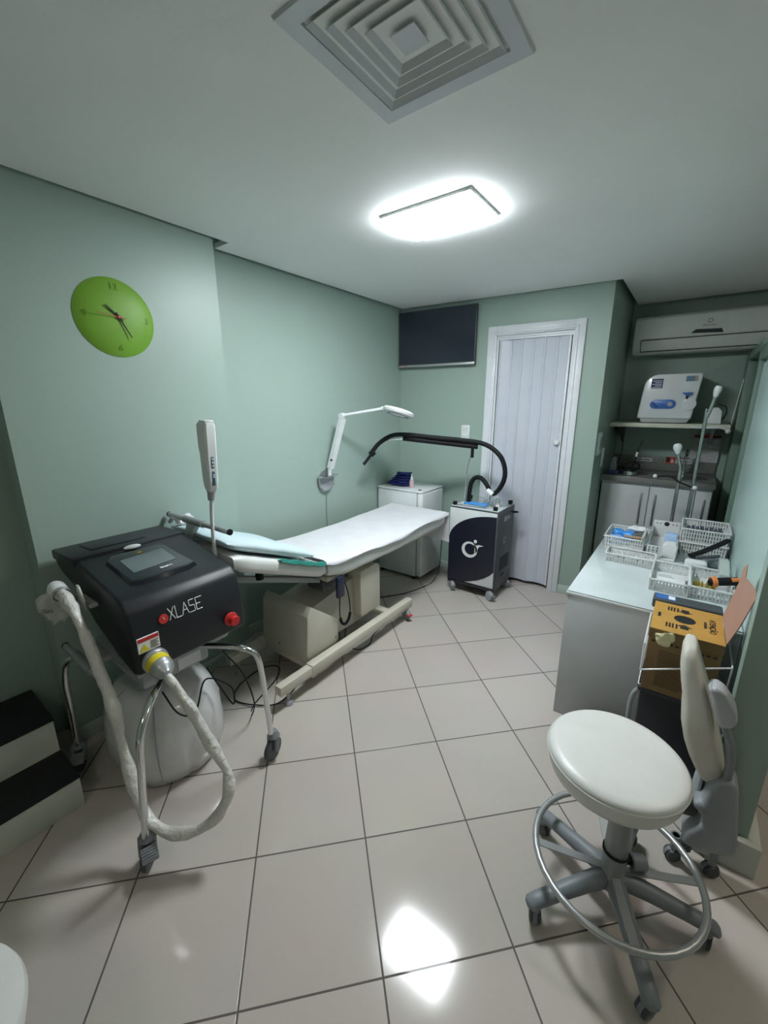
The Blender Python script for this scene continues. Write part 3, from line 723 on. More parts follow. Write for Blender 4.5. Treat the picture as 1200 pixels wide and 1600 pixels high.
MB().tube([(XL+.02, 2.372, .93), (XL+.008, 2.37, .80), (XL+.008, 2.37, .50), (XL+.012, 2.37, .10)], .003, n=8).build('cord', mat('cord_grey', (.25, .33, .30), .5), mg)

# ================================================================ FRIDGE
fg_ = thing('mini_fridge', 'white mini fridge in the corner beyond the bed foot', 'fridge', (-2.08, 3.25, 0))
MB().box(-2.335, -1.903, 3.06, 3.435, .03, .835, .008).build('cabinet', WHITE_G, fg_)
MB().box(-1.897, -1.84, 3.058, 3.437, .04, .835, .014, 3).build('fridge_door', WHITE_G, fg_)
MB().box(-1.903, -1.896, 3.066, 3.43, .045, .83).build('door_seal', GREYL, fg_)
MB().box(-2.338, -1.841, 3.055, 3.44, .836, .856, .008).build('worktop', WHITE_G, fg_)
MB().box(-1.905, -1.88, 3.09, 3.11, .856, .862, .001).build('hinge_cap', BLACKM, fg_)
ff = MB()
for x in (-2.30, -1.94):
    for y in (3.09, 3.40): ff.cyl((x, y, 0), (x, y, .032), .016, n=12)
ff.build('feet', RUBBER, fg_)
tw = MB()
for k in range(5):
    rg = []
    z0 = .862+k*.024
    for i in range(15):
        t = i/14; s_ = (1-abs(2*t-1)**6)**.4*(1-.10*k)
        ring = []
        for j in range(16):
            a = 2*PI*j/16
            ring.append((-2.19+.012*k+(t-.5)*.25*(1-.10*k), 3.22+.085*s_*math.cos(a), z0+.012+.013*s_*math.sin(a)))
        rg.append(ring)
    tw.loft(rg)
tw.jitter(.012, 22, 2); tag(tw.build('towel', NAVY, ang=80), 'crumpled navy blue towel on top of the mini fridge', 'towel')
bt = thing('bottle', 'small pinkish dropper bottle on the mini fridge beside the towel', 'bottle', (-2.02, 3.16, .857))
MB().lathe([(0, 0), (.018, 0), (.020, .004), (.020, .060), (.014, .074), (0, .074)], (-2.02, 3.16, .857), n=24).build('body', SKINP, bt)
MB().lathe([(.011, 0), (.012, .02), (.006, .028), (.004, .048), (0, .050)], (-2.02, 3.16, .931), n=18).build('cap', WHITE_P, bt)

# ================================================================ CRYO COOLING CART
cr = thing('cooling_cart', 'black and white cooling machine on casters with white bird-ring emblem', 'machine', (-1.35, 3.3, 0))
CX0, CX1, CY0, CY1, CZ0, CZ1 = -1.575, -1.145, 3.085, 3.45, .075, .765
MB().box(CX0, CX1, CY0+.008, CY1, CZ0, CZ1, .006).build('housing', GREYD, cr)
fp = MB().box(CX0, CX1-.012, CY0-.002, CY0+.008, CZ0+.03, CZ1-.012, .003).build('front_panel', WHITE_G, cr)
W_, H_ = CX1-.012-CX0, CZ1-.012-CZ0-.03
def fpt(a, b_): return (CX0+a*W_, CZ0+.03+b_*H_)
pts = []
# black teardrop area: arc top-left to right, and arc bottom
for i in range(15):
    t = i/14*PI/2; pts.append(fpt(1-math.cos(t), .57+math.sin(t)*.385))
pts += [fpt(1.0, .955), fpt(1.0, .23), fpt(.93, .175), fpt(.82, .12), fpt(.68, .07), fpt(.52, .03), fpt(.36, .0), fpt(.0, .0)]
MB().prism(pts, 'y', CY0-.0045, CY0-.0015).build('black_graphic', mat('cart_black', (.012, .014, .028), .3), fp)
MB().box(CX0, CX1, CY0-.003, CY0+.006, CZ0, CZ0+.0285, .002).build('kick_strip', BLACKG, cr)
em = MB(); ecx, ecz = fpt(.47, .47)
ecx = ecx; b = []
ring = []
for i in range(40):
    a = 2*PI*i/40; ring.append((ecx+.060*math.cos(a), ecz+.060*math.sin(a)))
bm_ = MB()
for i in range(40):
    a0, a1 = 2*PI*i/40, 2*PI*(i+1)/40
    def wi(a): return .014+.006*math.sin(a)*0+.006*(math.cos(a+2.4))
    bm_.prism([(ecx+(.06)*math.cos(a0), ecz+.06*math.sin(a0)), (ecx+.06*math.cos(a1), ecz+.06*math.sin(a1)), (ecx+(.06-.004-wi(a1))*math.cos(a1), ecz+(.06-.004-wi(a1))*math.sin(a1)), (ecx+(.06-.004-wi(a0))*math.cos(a0), ecz+(.06-.004-wi(a0))*math.sin(a0))], 'y', CY0-.0065, CY0-.0044)
bm_.prism([(ecx+.040, ecz-.02), (ecx+.060, ecz-.005), (ecx+.063, ecz+.020), (ecx+.075, ecz+.036), (ecx+.105, ecz+.046), (ecx+.070, ecz+.048), (ecx+.048, ecz+.040), (ecx+.028, ecz+.050), (ecx+.040, ecz+.025)], 'y', CY0-.0065, CY0-.0044)
for v in bm_.bm.verts: v.co.x = ecx+(v.co.x-ecx)*1.18; v.co.z = ecz+(v.co.z-ecz)*1.18
bm_.build('emblem', WINK, fp)
MB().cyl((ecx+.050, CY0-.0044, ecz+.081), (ecx+.050, CY0-.0065, ecz+.081), .0145, n=20).build('emblem_dot', WINK, fp)
# side panel
sp = MB().box(CX1-.001, CX1+.004, CY0+.02, CY1-.02, CZ0+.02, CZ1-.02, .002).build('side_panel', GREYD, cr)
MB().box(CX1+.004, CX1+.0055, CY0+.12, CY0+.155, CZ1-.10, CZ1-.06).box(CX1+.004, CX1+.0055, CY0+.16, CY0+.19, CZ1-.10, CZ1-.06).box(CX1+.004, CX1+.0055, CY0+.21, CY0+.245, CZ1-.095, CZ1-.065).build('side_marks', GREYL, sp)
MB().lathe([(.022, .001), (.026, .002), (.030, .001), (.022, .001)], (CX1+.005, CY0+.16, .50), (1, 0, 0), 22).build('side_emblem', GREYL, sp)
gv = MB()
for i in range(9): gv.box(CX1+.003, CX1+.0055, CY0+.08, CY1-.08, .24+i*.014, .247+i*.014)
gv.build('vent_slots', BLACKM, sp)
MB().box(CX1+.004, CX1+.007, CY0+.12, CY0+.19, .185, .20).build('power_socket', BLACKM, sp)
# top tray with rails
tt = MB().box(CX0+.006, CX1-.006, CY0+.006, CY1-.006, CZ1, CZ1+.008, .002).build('top_tray', GLASSTOP, cr)
for (x, y) in ((CX0+.03, CY0+.025), (CX1-.04, CY0+.025), (CX1-.03, CY1-.03), (CX0+.03, CY1-.03)):
    MB().box(x-.016, x+.016, y-.014, y+.014, CZ1+.008, CZ1+.038, .004).build('rail_clamp', RUBBER, cr)
rt_ = MB()
for z_ in (CZ1+.025,):
    rt_.tube([(CX0+.03, CY0+.025, z_), (CX1-.04, CY0+.025, z_)], .003, n=8, smooth=False)
    rt_.tube([(CX0+.03, CY1-.03, z_), (CX1-.03, CY1-.03, z_)], .003, n=8, smooth=False)
rt_.build('tray_rail', CHROME, cr)
MB().tube([(CX1, CY1-.10, CZ1-.04), (CX1+.045, CY1-.10, CZ1-.035), (CX1+.05, CY1-.06, CZ1-.05), (CX1, CY1-.05, CZ1-.06)], .006, n=8).build('side_hook', RUBBER, cr)
# casters
for (x, y, a) in ((CX0+.045, CY0+.005, -.9), (CX1-.03, CY0-.005, -.5), (CX1-.02, CY1-.03, -.4), (CX0+.035, CY1-.03, -.4)):
    caster(cr, x, y, .040, .078, a, GREYL, GREYL, twin=True, brake=GREYP)
# hose post, arm, hose
MB().tube([(-1.475, 3.15, .77), (-1.472, 3.15, .90), (-1.470, 3.15, 1.06), (-1.44, 3.14, 1.18), (-1.425, 3.14, 1.24)], .006, n=10, k=4).build('arm_post', CHROME, cr)
MB().cyl((-1.425, 3.14, 1.18), (-1.425, 3.14, 1.27), .013, n=14).build('arm_joint', RUBBER, cr)
A0, A1 = Vector((-1.385, 3.15, 1.265)), Vector((-1.92, 2.86, 1.325))
MB().tube([A0+Vector((0, 0, .004)), A1+Vector((0, 0, .006))], .020, n=14, smooth=False).build('arm_foam', RUBBER, cr)
MB().tube([A1, (-2.02, 2.79, 1.315), (-2.09, 2.735, 1.265), (-2.13, 2.70, 1.20)], .005, n=8).build('arm_rod', CHROME, cr)
hosep = [(-1.452, 3.17, .775), (-1.448, 3.17, .86), (-1.435, 3.17, .96), (-1.40, 3.165, 1.01), (-1.345, 3.16, 1.015), (-1.29, 3.155, .965), (-1.245, 3.15, .90), (-1.20, 3.15, .92), (-1.155, 3.15, 1.0), (-1.145, 3.15, 1.09), (-1.18, 3.15, 1.19), (-1.26, 3.15, 1.262), (-1.36, 3.14, 1.302), (-1.50, 3.07, 1.322), (-1.70, 2.965, 1.342), (-1.90, 2.86, 1.362), (-2.00, 2.80, 1.350), (-2.08, 2.745, 1.29), (-2.13, 2.70, 1.21)]
MB().tube(hosep, .0185, n=14, k=8).build('air_hose', RUBBER, cr)
MB().tube([(-2.11, 2.715, 1.225), (-2.135, 2.697, 1.195)], .026, n=12, smooth=False).build('hose_cuff', RUBBER, cr)
MB().tube([(-2.13, 2.70, 1.20), (-2.155, 2.68, 1.155), (-2.18, 2.66, 1.115)], .013, n=12, k=3).build('nozzle', BLACKG, cr)
cx = MB(); cx.tube([(-1.275, 3.145, .925), (-1.225, 3.13, .895)], .021, n=12, smooth=False); cx.build('hose_clip', WHITE_P, cr)
# things on the tray
tz = CZ1+.0085
tag(MB().grid(lambda u, v: Vector((-1.53+u*.22, 3.12+v*.12, tz+.005+.006*noise.noise(Vector((u*4, v*4, 3))))), 14, 10, .002).build('tissue', WHITE_M), 'white tissue lying on the cart tray', 'tissue')
pk = MB(); pk.box(-1.475, -1.28, 3.125, 3.21, tz+.012, tz+.026, .006); pk.jitter(.006, 25); tag(pk.build('wipes_packet', BLUEP, ang=70), 'crumpled blue packet on the cart tray', 'packet')
for (x, y, h, r_, lb) in ((-1.285, 3.27, .085, .017, 'clear glass ampoule tallest on the cart tray'), (-1.245, 3.30, .065, .02, 'clear glass vial beside the ampoule on the cart tray'), (-1.33, 3.26, .05, .02, 'short clear glass vial nearest the blue packet')):
    b = thing('glass_vial', lb, 'vial', (x, y, tz), group='glass vials on the cart tray')
    MB().lathe([(0, 0), (r_, 0), (r_, h*.6), (r_*.5, h*.75), (r_*.5, h), (r_*.4, h), (r_*.4, h*.74), (r_*.85, h*.58), (r_*.85, .004), (0, .004)], (x, y, tz), n=20).build('glass', GLASS, b)
    MB().lathe([(0, 0), (r_*.55, 0), (r_*.55, .01), (0, .01)], (x, y, tz+h), n=16).build('stopper', WHITE_P, b)
cjar = thing('cream_jar', 'small jar with pinkish cream on the cart tray', 'jar', (-1.21, 3.22, tz))
MB().lathe([(0, 0), (.016, 0), (.018, .018), (.015, .024), (0, .024)], (-1.21, 3.22, tz), n=20).build('jar', WHITE_P, cjar)
MB().lathe([(0, 0), (.012, .0), (.010, .008), (0, .012)], (-1.21, 3.22, tz+.024), n=16).build('jar_lid', mat('peach_lid', (.75, .48, .35), .5), cjar)

# ================================================================ ALCOVE: sink unit
YC = 4.05
cb = thing('sink_cabinet', 'white sink cabinet with slim vertical handles in the alcove', 'cabinet', (-.19, 4.3, 0))
MB().box(-.59, .195, YC+.022, 4.64, .10, .952, .002).build('body', WHITE_M, cb)
MB().box(-.59, .195, YC+.06, 4.64, 0, .10).build('toe_kick', GREYL, cb)
CABW = mat('cabinet_white', (.60, .62, .62), .3)
for (a, b_, hxx) in ((-.585, -.225, -.275), (-.219, .085, -.175), (.091, .190, .15)):
    d = MB().box(a, b_, YC, YC+.020, .11, .930, .003).build('cabinet_door', CABW, cb)
    MB().box(hxx-.008, hxx+.008, YC-.012, YC-.001, .60, .87, .004).build('handle', STEEL, d)
ct = thing('countertop', 'grey granite countertop with backsplash on the sink cabinet', 'countertop', (-.19, 4.3, .955))
MB().box(-.598, .205, YC-.02, 4.645, .955, 1.000, .003).build('slab', GRAN, ct)
MB().box(-.598, .205, 4.62, 4.645, 1.001, 1.13, .002).build('backsplash', GRAN, ct)
for (x, y, lb, gp) in ((-.40, 4.30, 'round steel sink bowl at the left of the counter', 0), (.03, 4.27, 'round steel sink bowl at the right of the counter', 0)):
    s_ = thing('sink_bowl', lb, 'sink', (x, y, 1.0))
    MB().lathe([(.145, .0015), (.13, .003), (.128, .002), (.128, .0012)], (x, y, 1.0), n=36).build('rim', STEEL, s_)
    MB().lathe([(.128, .0012), (0, .0012)], (x, y, 1.0), n=36).build('bowl', mat('sink_recess_shade', (.03, .034, .034), .3, .3), s_)  # flat disc, the shade inside the bowl is painted as its dark colour
fa = thing('faucet', 'chrome gooseneck faucet behind the right sink bowl', 'faucet', (-.02, 4.48, 1.0))
MB().tube([(-.02, 4.48, 1.0), (-.02, 4.48, 1.14), (-.018, 4.45, 1.20), (-.015, 4.38, 1.22), (-.012, 4.33, 1.18)], .010, n=12).build('spout', CHROME, fa)
MB().cyl((-.02, 4.48, 1.0), (-.02, 4.48, 1.03), .022, .018, 18).build('base', CHROME, fa)
MB().tube([(-.02, 4.48, 1.05), (.03, 4.47, 1.07)], .006, n=8, smooth=False).build('lever', CHROME, fa)
# things on the counter
bx = thing('sponge_box', 'dark blue box at the left end of the counter', 'box', (-.53, 4.2, 1.0))
MB().box(-.575, -.475, 4.10, 4.20, 1.001, 1.032, .004).build('box_body', mat('indigo_box', (.03, .04, .14), .5), bx)
MB().prism([(-.555, 1.032), (-.50, 1.032), (-.505, 1.14), (-.53, 1.15), (-.545, 1.14)], 'y', 4.13, 4.19, .004).build('box_pump', GREYP, bx)
tin = thing('steel_dish', 'round steel dish on the counter holding cables', 'dish', (-.42, 4.15, 1.0))
MB().lathe([(0, 0), (.055, 0), (.060, .004), (.060, .034), (.056, .034), (.056, .006), (0, .006)], (-.40, 4.14, 1.004), n=32).build('dish_body', CHROME, tin)
cable([(-.46, 4.18, 1.045), (-.40, 4.19, 1.06), (-.345, 4.18, 1.05), (-.33, 4.15, 1.09), (-.37, 4.13, 1.12), (-.43, 4.13, 1.10), (-.46, 4.15, 1.07), (-.42, 4.18, 1.05), (-.36, 4.17, 1.055)], 'black cable coiled on the steel dish', r=.005)
pr = thing('probe', 'black pen probe with white band standing in the steel dish', 'probe', (-.37, 4.14, 1.01))
MB().tube([(-.385, 4.14, 1.012), (-.355, 4.14, 1.22)], .007, n=10, smooth=False).build('shaft', RUBBER, pr)
MB().tube([(-.363, 4.14, 1.165), (-.357, 4.14, 1.205)], .0095, n=10, smooth=False).build('band', WHITE_G, pr)
MB().tube([(-.355, 4.14, 1.22), (-.335, 4.14, 1.30)], .0025, n=6, smooth=False).build('tip', RUBBER, pr)
cable([(-.56, 4.32, 1.432), (-.50, 4.14, 1.40), (-.478, 4.13, 1.30), (-.475, 4.13, 1.18), (-.50, 4.14, 1.10), (-.54, 4.16, 1.06)], 'black cable hanging from the shelf to the counter', r=.004)
# outlets on the column side
for (y0, y1, z0, z1, lb) in ((3.66, 3.80, 1.20, 1.38, 'upper white outlet plate on the column side'), (3.92, 4.0, 1.08, 1.24, 'lower narrow white outlet plate on the column side')):
    o_ = thing('outlet', lb, 'outlet', (BX, (y0+y1)/2, z0))
    MB().box(BX, BX+.01, y0, y1, z0, z1, .003).build('plate', WHITE_P, o_)
    MB().box(BX+.009, BX+.014, y0+.03, y1-.03, z0+.04, z1-.04, .002).build('socket', WHITE_G, o_)
# labels and poster on alcove wall
def flat_sign(name, label, cat, x0, x1, z0, z1, y, m, deco, tilt=0):
    t = thing(name, label, cat, ((x0+x1)/2, y, z0))
    MB().box(x0, x1, y-.002, y, z0, z1).build('sheet', m, t)
    deco(t, y-.0022); return t
flat_sign('wall_label', 'narrow white label on the backsplash left of centre', 'label', -.42, -.27, 1.075, 1.11, 4.6195, PAPER, lambda t, y: MB().box(-.40, -.35, y-.001, y, 1.088, 1.096).box(-.34, -.29, y-.001, y, 1.088, 1.096).build('printed_words', INKG, t))
def deco2(t, y):
    MB().box(-.163, -.135, y-.001, y, 1.085, 1.126).build('black_mark', INK, t)
    MB().prism([(-.128, 1.078), (-.10, 1.078), (-.108, 1.10), (-.12, 1.118)], 'y', y-.001, y).build('white_mark', PAPER, t)
flat_sign('safety_sign', 'small red and black sign on the backsplash left of the faucet', 'sign', -.165, -.095, 1.07, 1.128, 4.6195, REDP, deco2)
flat_sign('wall_label', 'white label on the backsplash just right of the red sign', 'label', -.09, .04, 1.075, 1.115, 4.6195, PAPER, lambda t, y: MB().box(-.07, -.03, y-.001, y, 1.095, 1.102).box(-.02, .025, y-.001, y, 1.095, 1.102).box(-.05, .01, y-.001, y, 1.082, 1.088).build('printed_words', INKG, t))
def deco3(t, y):
    MB().box(.015, .205, y-.001, y, 1.312, 1.338).build('header_band', mat('dark_red_print', (.16, .02, .03), .6), t)
    MB().lathe([(0, .002), (.018, .002), (.018, 0)], (.11, y, 1.335), (0, -1, 0), 20).build('header_disc', REDP, t)
    lg = MB()
    for (a, b_, c_, d_) in ((.02, .10, 1.27, 1.305), (.115, .20, 1.27, 1.305), (.02, .10, 1.22, 1.255), (.115, .20, 1.22, 1.255), (.02, .06, 1.12, 1.16), (.13, .18, 1.12, 1.155)):
        for (p, q_, r1_, s1_) in ((a, b_, c_, c_+.0015), (a, b_, d_-.0015, d_), (a, a+.0015, c_, d_), (b_-.0015, b_, c_, d_)): lg.box(p, q_, y-.001, y, r1_, s1_)
    for i in range(6): lg.box(.025, .19-(i % 3)*.02, y-.001, y, 1.17+i*.007, 1.1715+i*.007)
    lg.build('diagram_lines', INKG, t)
flat_sign('poster', 'printed white instruction poster with dark red header on the alcove wall', 'poster', .012, .208, 1.10, 1.345, 4.616, mat('poster_paper', (.50, .50, .50), .7), deco3)
# shelf
shf = thing('wall_shelf', 'cream wall shelf below the air conditioner', 'shelf', (-.19, 4.4, 1.41))
SHM = mat('shelf_cream', (.62, .62, .50), .45)
MB().box(-.598, .225, 4.14, 4.645, 1.412, 1.446, .003).build('board', SHM, shf)
MB().prism([(4.645, 1.411), (4.645, 1.25), (4.63, 1.25), (4.30, 1.40), (4.30, 1.411)], 'x', -.55, -.53, .002).build('bracket', GREYD, shf)
MB().prism([(4.645, 1.411), (4.645, 1.25), (4.63, 1.25), (4.30, 1.40), (4.30, 1.411)], 'x', .12, .14, .002).build('bracket', GREYL, shf)
# autoclave
au = thing('autoclave', 'white tabletop sterilizer with blue control panel on the wall shelf', 'sterilizer', (-.21, 4.35, 1.446))
def rounded(x0, x1, z0, z1, rtl, r=.015):
    P = [(x0+.012, z0), (x1-.0, z0)]
    P = []
    for (cx_, cz_, rr_, a0) in ((x1-.03-r, z0+r, r, 270), (x1-r, z1-r, r, 0), (x0+rtl+.02, z1-rtl, rtl, 90), (x0+r, z0+r, r, 180)):
        for k in range(7): a = math.radians(a0+k*15); P.append((cx_+rr_*math.cos(a), cz_+rr_*math.sin(a)))
    return P
MB().prism(rounded(-.405, 0, 1.485, 1.835, .095), 'y', 4.165, 4.60, .010, seg=3).build('body', WHITE_G, au)
MB().prism([(-.37, 1.452), (-.06, 1.452), (-.035, 1.486), (-.385, 1.486)], 'y', 4.18, 4.58, .003).build('plinth', mat('grey_white', (.45, .47, .46), .4), au)
fxx = 4.164
cp = MB(); P = []
for (cx_, a0) in ((-.185, -90), (-.285, 90)):
    for k in range(13): a = math.radians(a0+k*15); P.append((cx_+.040*math.cos(a), 1.60+.036*math.sin(a)))
cp.prism(P, 'y', fxx-.006, fxx, .002); cpn = cp.build('control_panel', BLUE, au)
MB().lathe([(.018, .001), (.018, .004), (.012, .006), (0, .006)], (-.185, fxx-.006, 1.60), (0, -1, 0), 22).build('dial', GREYL, cpn)
lg = MB()
for i in range(3): lg.lathe([(0, .002), (.008, .002), (.008, 0)], (-.305+i*.014, fxx-.006, 1.612-i*.014), (0, -1, 0), 12)
lg.build('buttons', NAVYD, cpn)
lb = MB().box(-.335, -.255, fxx-.001, fxx, 1.725, 1.80).build('instruction_label', NAVYD, au)
l2 = MB()
for i in range(5): l2.box(-.330+(i % 2)*.02, -.262, fxx-.002, fxx-.001, 1.73+i*.013, 1.734+i*.013)
l2.build('label_lines', WINK, lb)
lb = MB().box(-.105, -.03, fxx-.001, fxx, 1.775, 1.815).build('brand_label', mat('blue_grey_print', (.10, .22, .32), .5), au)
MB().box(-.048, -.032, fxx-.002, fxx-.001, 1.777, 1.813).build('label_stripe', TAN, lb)
MB().prism([(-.118, 1.69), (-.045, 1.69), (-.052, 1.672), (-.085, 1.662), (-.112, 1.682)], 'y', fxx-.022, fxx, .003).build('door_lever', BLUE, au)
MB().lathe([(.045, 0), (.048, .004), (.048, .010), (.043, .012), (0, .012)], (-.06, fxx, 1.600), (0, -1, 0), 32).build('door_hub', WHITE_G, au)
MB().box(-.088, -.078, fxx-.026, fxx-.006, 1.642, 1.668, .002).build('lever_stem', BLACKM, au)
# small device on shelf
dv = thing('sealer', 'small white tilted device beside the sterilizer on the shelf', 'device', (.10, 4.3, 1.446))
MB().prism([(.055, 1.448), (.165, 1.448), (.160, 1.545), (.130, 1.575), (.080, 1.57)], 'y', 4.22, 4.34, .006).build('device_body', WHITE_P, dv)
MB().tube([(.16, 4.34, 1.46), (.19, 4.33, 1.52), (.18, 4.33, 1.58), (.13, 4.34, 1.60)], .004, n=8).build('device_cord', RUBBER, dv)
hkm = MB(); hkm.tube([(.215, 4.13, 1.40), (.16, 4.11, 1.425), (.06, 4.11, 1.42), (-.02, 4.12, 1.425)], .008, n=10); t = thing('towel_rod', 'chrome rod with white ball tip below the shelf edge', 'rod', (.1, 4.12, 1.41))
hkm.build('rod', WHITE_P, t); MB().sphere((.213, 4.125, 1.398), .018, 14).build('ball_tip', WHITE_G, t)
cable([(.243, 4.15, 1.78), (.232, 4.15, 1.60), (.222, 4.135, 1.455)], 'thin white cord hanging above the shelf end', 'hanging_cord', .0025, WHITE_P)
# air conditioner
ac = thing('air_conditioner', 'white split air conditioner high on the alcove wall', 'air conditioner', (-.1, 4.5, 2.0))
prf_ = [(4.64, 2.02), (4.47, 2.015), (4.44, 2.03), (4.415, 2.08), (4.405, 2.15), (4.405, 2.28), (4.42, 2.315), (4.46, 2.33), (4.64, 2.33)]
AXX = .52
MB().prism(prf_, 'x', -.545, .52, .018, seg=3).build('casing', ACW, ac, ang=50)
MB().prism([(4.403, 2.145), (4.403, 2.30), (4.4005, 2.30), (4.4005, 2.145)], 'x', -.50, .50, 0).build('front_cover', ACW, ac)
AB = MB()
AB.prism([(4.4145, 2.075), (4.4145, 2.078), (4.404, 2.078), (4.404, 2.075)], 'x', -.47, .50); AB.prism([(4.435, 2.035), (4.435, 2.038), (4.425, 2.038), (4.425, 2.035)], 'x', -.47, .50)
vn = MB().prism([(4.398, 2.128), (4.428, 2.045), (4.434, 2.045), (4.404, 2.128)], 'x', -.475, .50, .002).build('vane', ACW, ac)
ol = MB(); ol.prism([(4.3965, 2.135), (4.3965, 2.129), (4.405, 2.129), (4.405, 2.135)], 'x', -.48, .50); ol.prism([(4.397, 2.135), (4.427, 2.043), (4.434, 2.043), (4.404, 2.135)], 'x', -.481, -.476)
ol.prism([(4.425, 2.044), (4.425, 2.039), (4.436, 2.039), (4.436, 2.044)], 'x', -.48, .50); ol.build('vane_gap', BLACKM, ac)
MB().prism([(-.135, 2.160), (.075, 2.150), (.062, 2.180), (-.105, 2.188)], 'y', 4.399, 4.402).build('display', BLACKG, ac)
text('Electrolux', .020, (-.02, 4.3998, 2.213), (1, 0, 0), (0, 0, 1), GREYD, ac, 'logo_text')
MB().lathe([(.012, .0005), (.016, .0005), (.016, 0)], (-.02, 4.4, 2.245), (0, -1, 0), 22).build('logo_mark', GREYD, ac)

# ================================================================ STAND with two poles
sd_ = thing('drip_stand', 'chrome stand of two tall rods with white ball tips behind the desk', 'stand', (.03, 3.72, 0))
ROD = mat('rod_chrome', (.55, .56, .56), .2, 1)
MB().tube([(.055, 3.62, .03), (.055, 3.62, 1.45), (.056, 3.62, 1.50), (.070, 3.62, 1.56), (.088, 3.62, 1.665)], .0115, n=12, k=5).build('tall_rod', ROD, sd_)
MB().lathe([(.012, -.045), (.022, -.01), (.024, .012), (.018, .026), (0, .032)], (.091, 3.62, 1.69), (.15, 0, 1), 18).build('rod_tip', WHITE_G, sd_)
MB().tube([(-.03, 3.62, .03), (-.032, 3.62, .95), (-.034, 3.62, 1.08), (-.035, 3.63, 1.15), (-.055, 3.62, 1.22), (-.065, 3.62, 1.26)], .0115, n=12, k=5).build('short_rod', ROD, sd_)
MB().lathe([(.012, -.045), (.026, -.01), (.028, .010), (.020, .026), (0, .032)], (-.072, 3.62, 1.30), (-.15, 0, 1), 18).build('rod_tip', WHITE_G, sd_)
MB().tube([(-.17, 3.62, 1.085), (-.08, 3.62, 1.09), (-.03, 3.60, 1.06), (.06, 3.58, 1.03)], .006, n=8).build('cross_hook', RUBBER, sd_)
MB().sphere((-.178, 3.62, 1.085), .015, 12).sphere((.068, 3.575, 1.03), .017, 12).build('hook_tips', WHITE_G, sd_)
MB().tube([(-.05, 3.62, 1.24), (-.03, 3.63, 1.10), (-.02, 3.62, 1.05)], .004, n=6).build('tubing', RUBBER, sd_)
bs = MB(); bs.tube([(-.22, 3.62, .035), (.24, 3.62, .035)], .014, n=10, smooth=False); bs.tube([(.01, 3.54, .03), (.01, 3.88, .03)], .014, n=10, smooth=False); bs.cyl((.01, 3.62, 0), (.01, 3.62, .045), .05, .04, 20)
bs.build('foot_base', ROD, sd_)

# ================================================================ DESK
dk_ = thing('desk', 'white desk with pale glass top against the green partition', 'desk', (-.05, 2.75, 0))
DX0, DX1, DY0, DY1 = -.385, .282, 2.05, 3.45
DESKM = mat('desk_laminate', (.52, .54, .55), .45)
MB().box(DX0, DX1, DY0, DY0+.025, 0, .688, .002).build('side_panel', DESKM, dk_)
MB().box(DX0, DX1, DY1-.025, DY1, 0, .688, .002).build('side_panel', DESKM, dk_)
MB().box(DX1-.02, DX1, DY0+.025, DY1-.025, .05, .688).build('back_panel', DESKM, dk_)
MB().box(DX0-.004, DX1, DY0-.004, DY1, .688, .703, .002).build('desk_top', WHITE_G, dk_)
MB().box(DX0, DX1, DY0, DY1, .703, .711, .002).build('glass_top', GLASSTOP, dk_)
for i in range(3):
    dw = MB().box(DX0+.002, DX0+.02, DY0+.03, DY0+.50, .08+i*.20, .27+i*.20, .002).build('drawer', DESKM, dk_)
    MB().box(DX0-.012, DX0+.001, DY0+.20, DY0+.33, .17+i*.20, .182+i*.20, .003).build('handle', STEEL, dw)
TZ = .7115

def lattice(mb, p0, p1, h, n, th=.0022, rows=3, z0=0, flare=0, out=(0, 0)):
    """perforated basket wall from p0 to p1: slats and bands"""
    p0 = Vector((*p0, z0)); p1 = Vector((*p1, z0)); d = (p1-p0); L = d.length; d.normalize(); o = Vector((*out, 0))
    for i in range(n+1):
        a = p0+d*L*i/n; w_ = d*(L/n*.30)
        mb.loft([[a-w_, a+w_, a+w_+o*th, a-w_+o*th], [a-w_+o*flare+Vector((0, 0, h)), a+w_+o*flare+Vector((0, 0, h)), a+w_+o*(flare+th)+Vector((0, 0, h)), a-w_+o*(flare+th)+Vector((0, 0, h))]])
    for k in range(rows+1):
        z = h*k/rows; f_ = flare*k/rows; hh = h/rows*.13 if 0 < k < rows else h*.05
        a = p0-d*th+o*f_+Vector((0, 0, z-hh)); b_ = p1+d*th+o*f_+Vector((0, 0, z-hh)); up = Vector((0, 0, hh*2))
        mb.loft([[a, a+o*th, a+o*th+up, a+up], [b_, b_+o*th, b_+o*th+up, b_+up]])
BASK = mat('basket_plastic', (.66, .67, .66), .35)
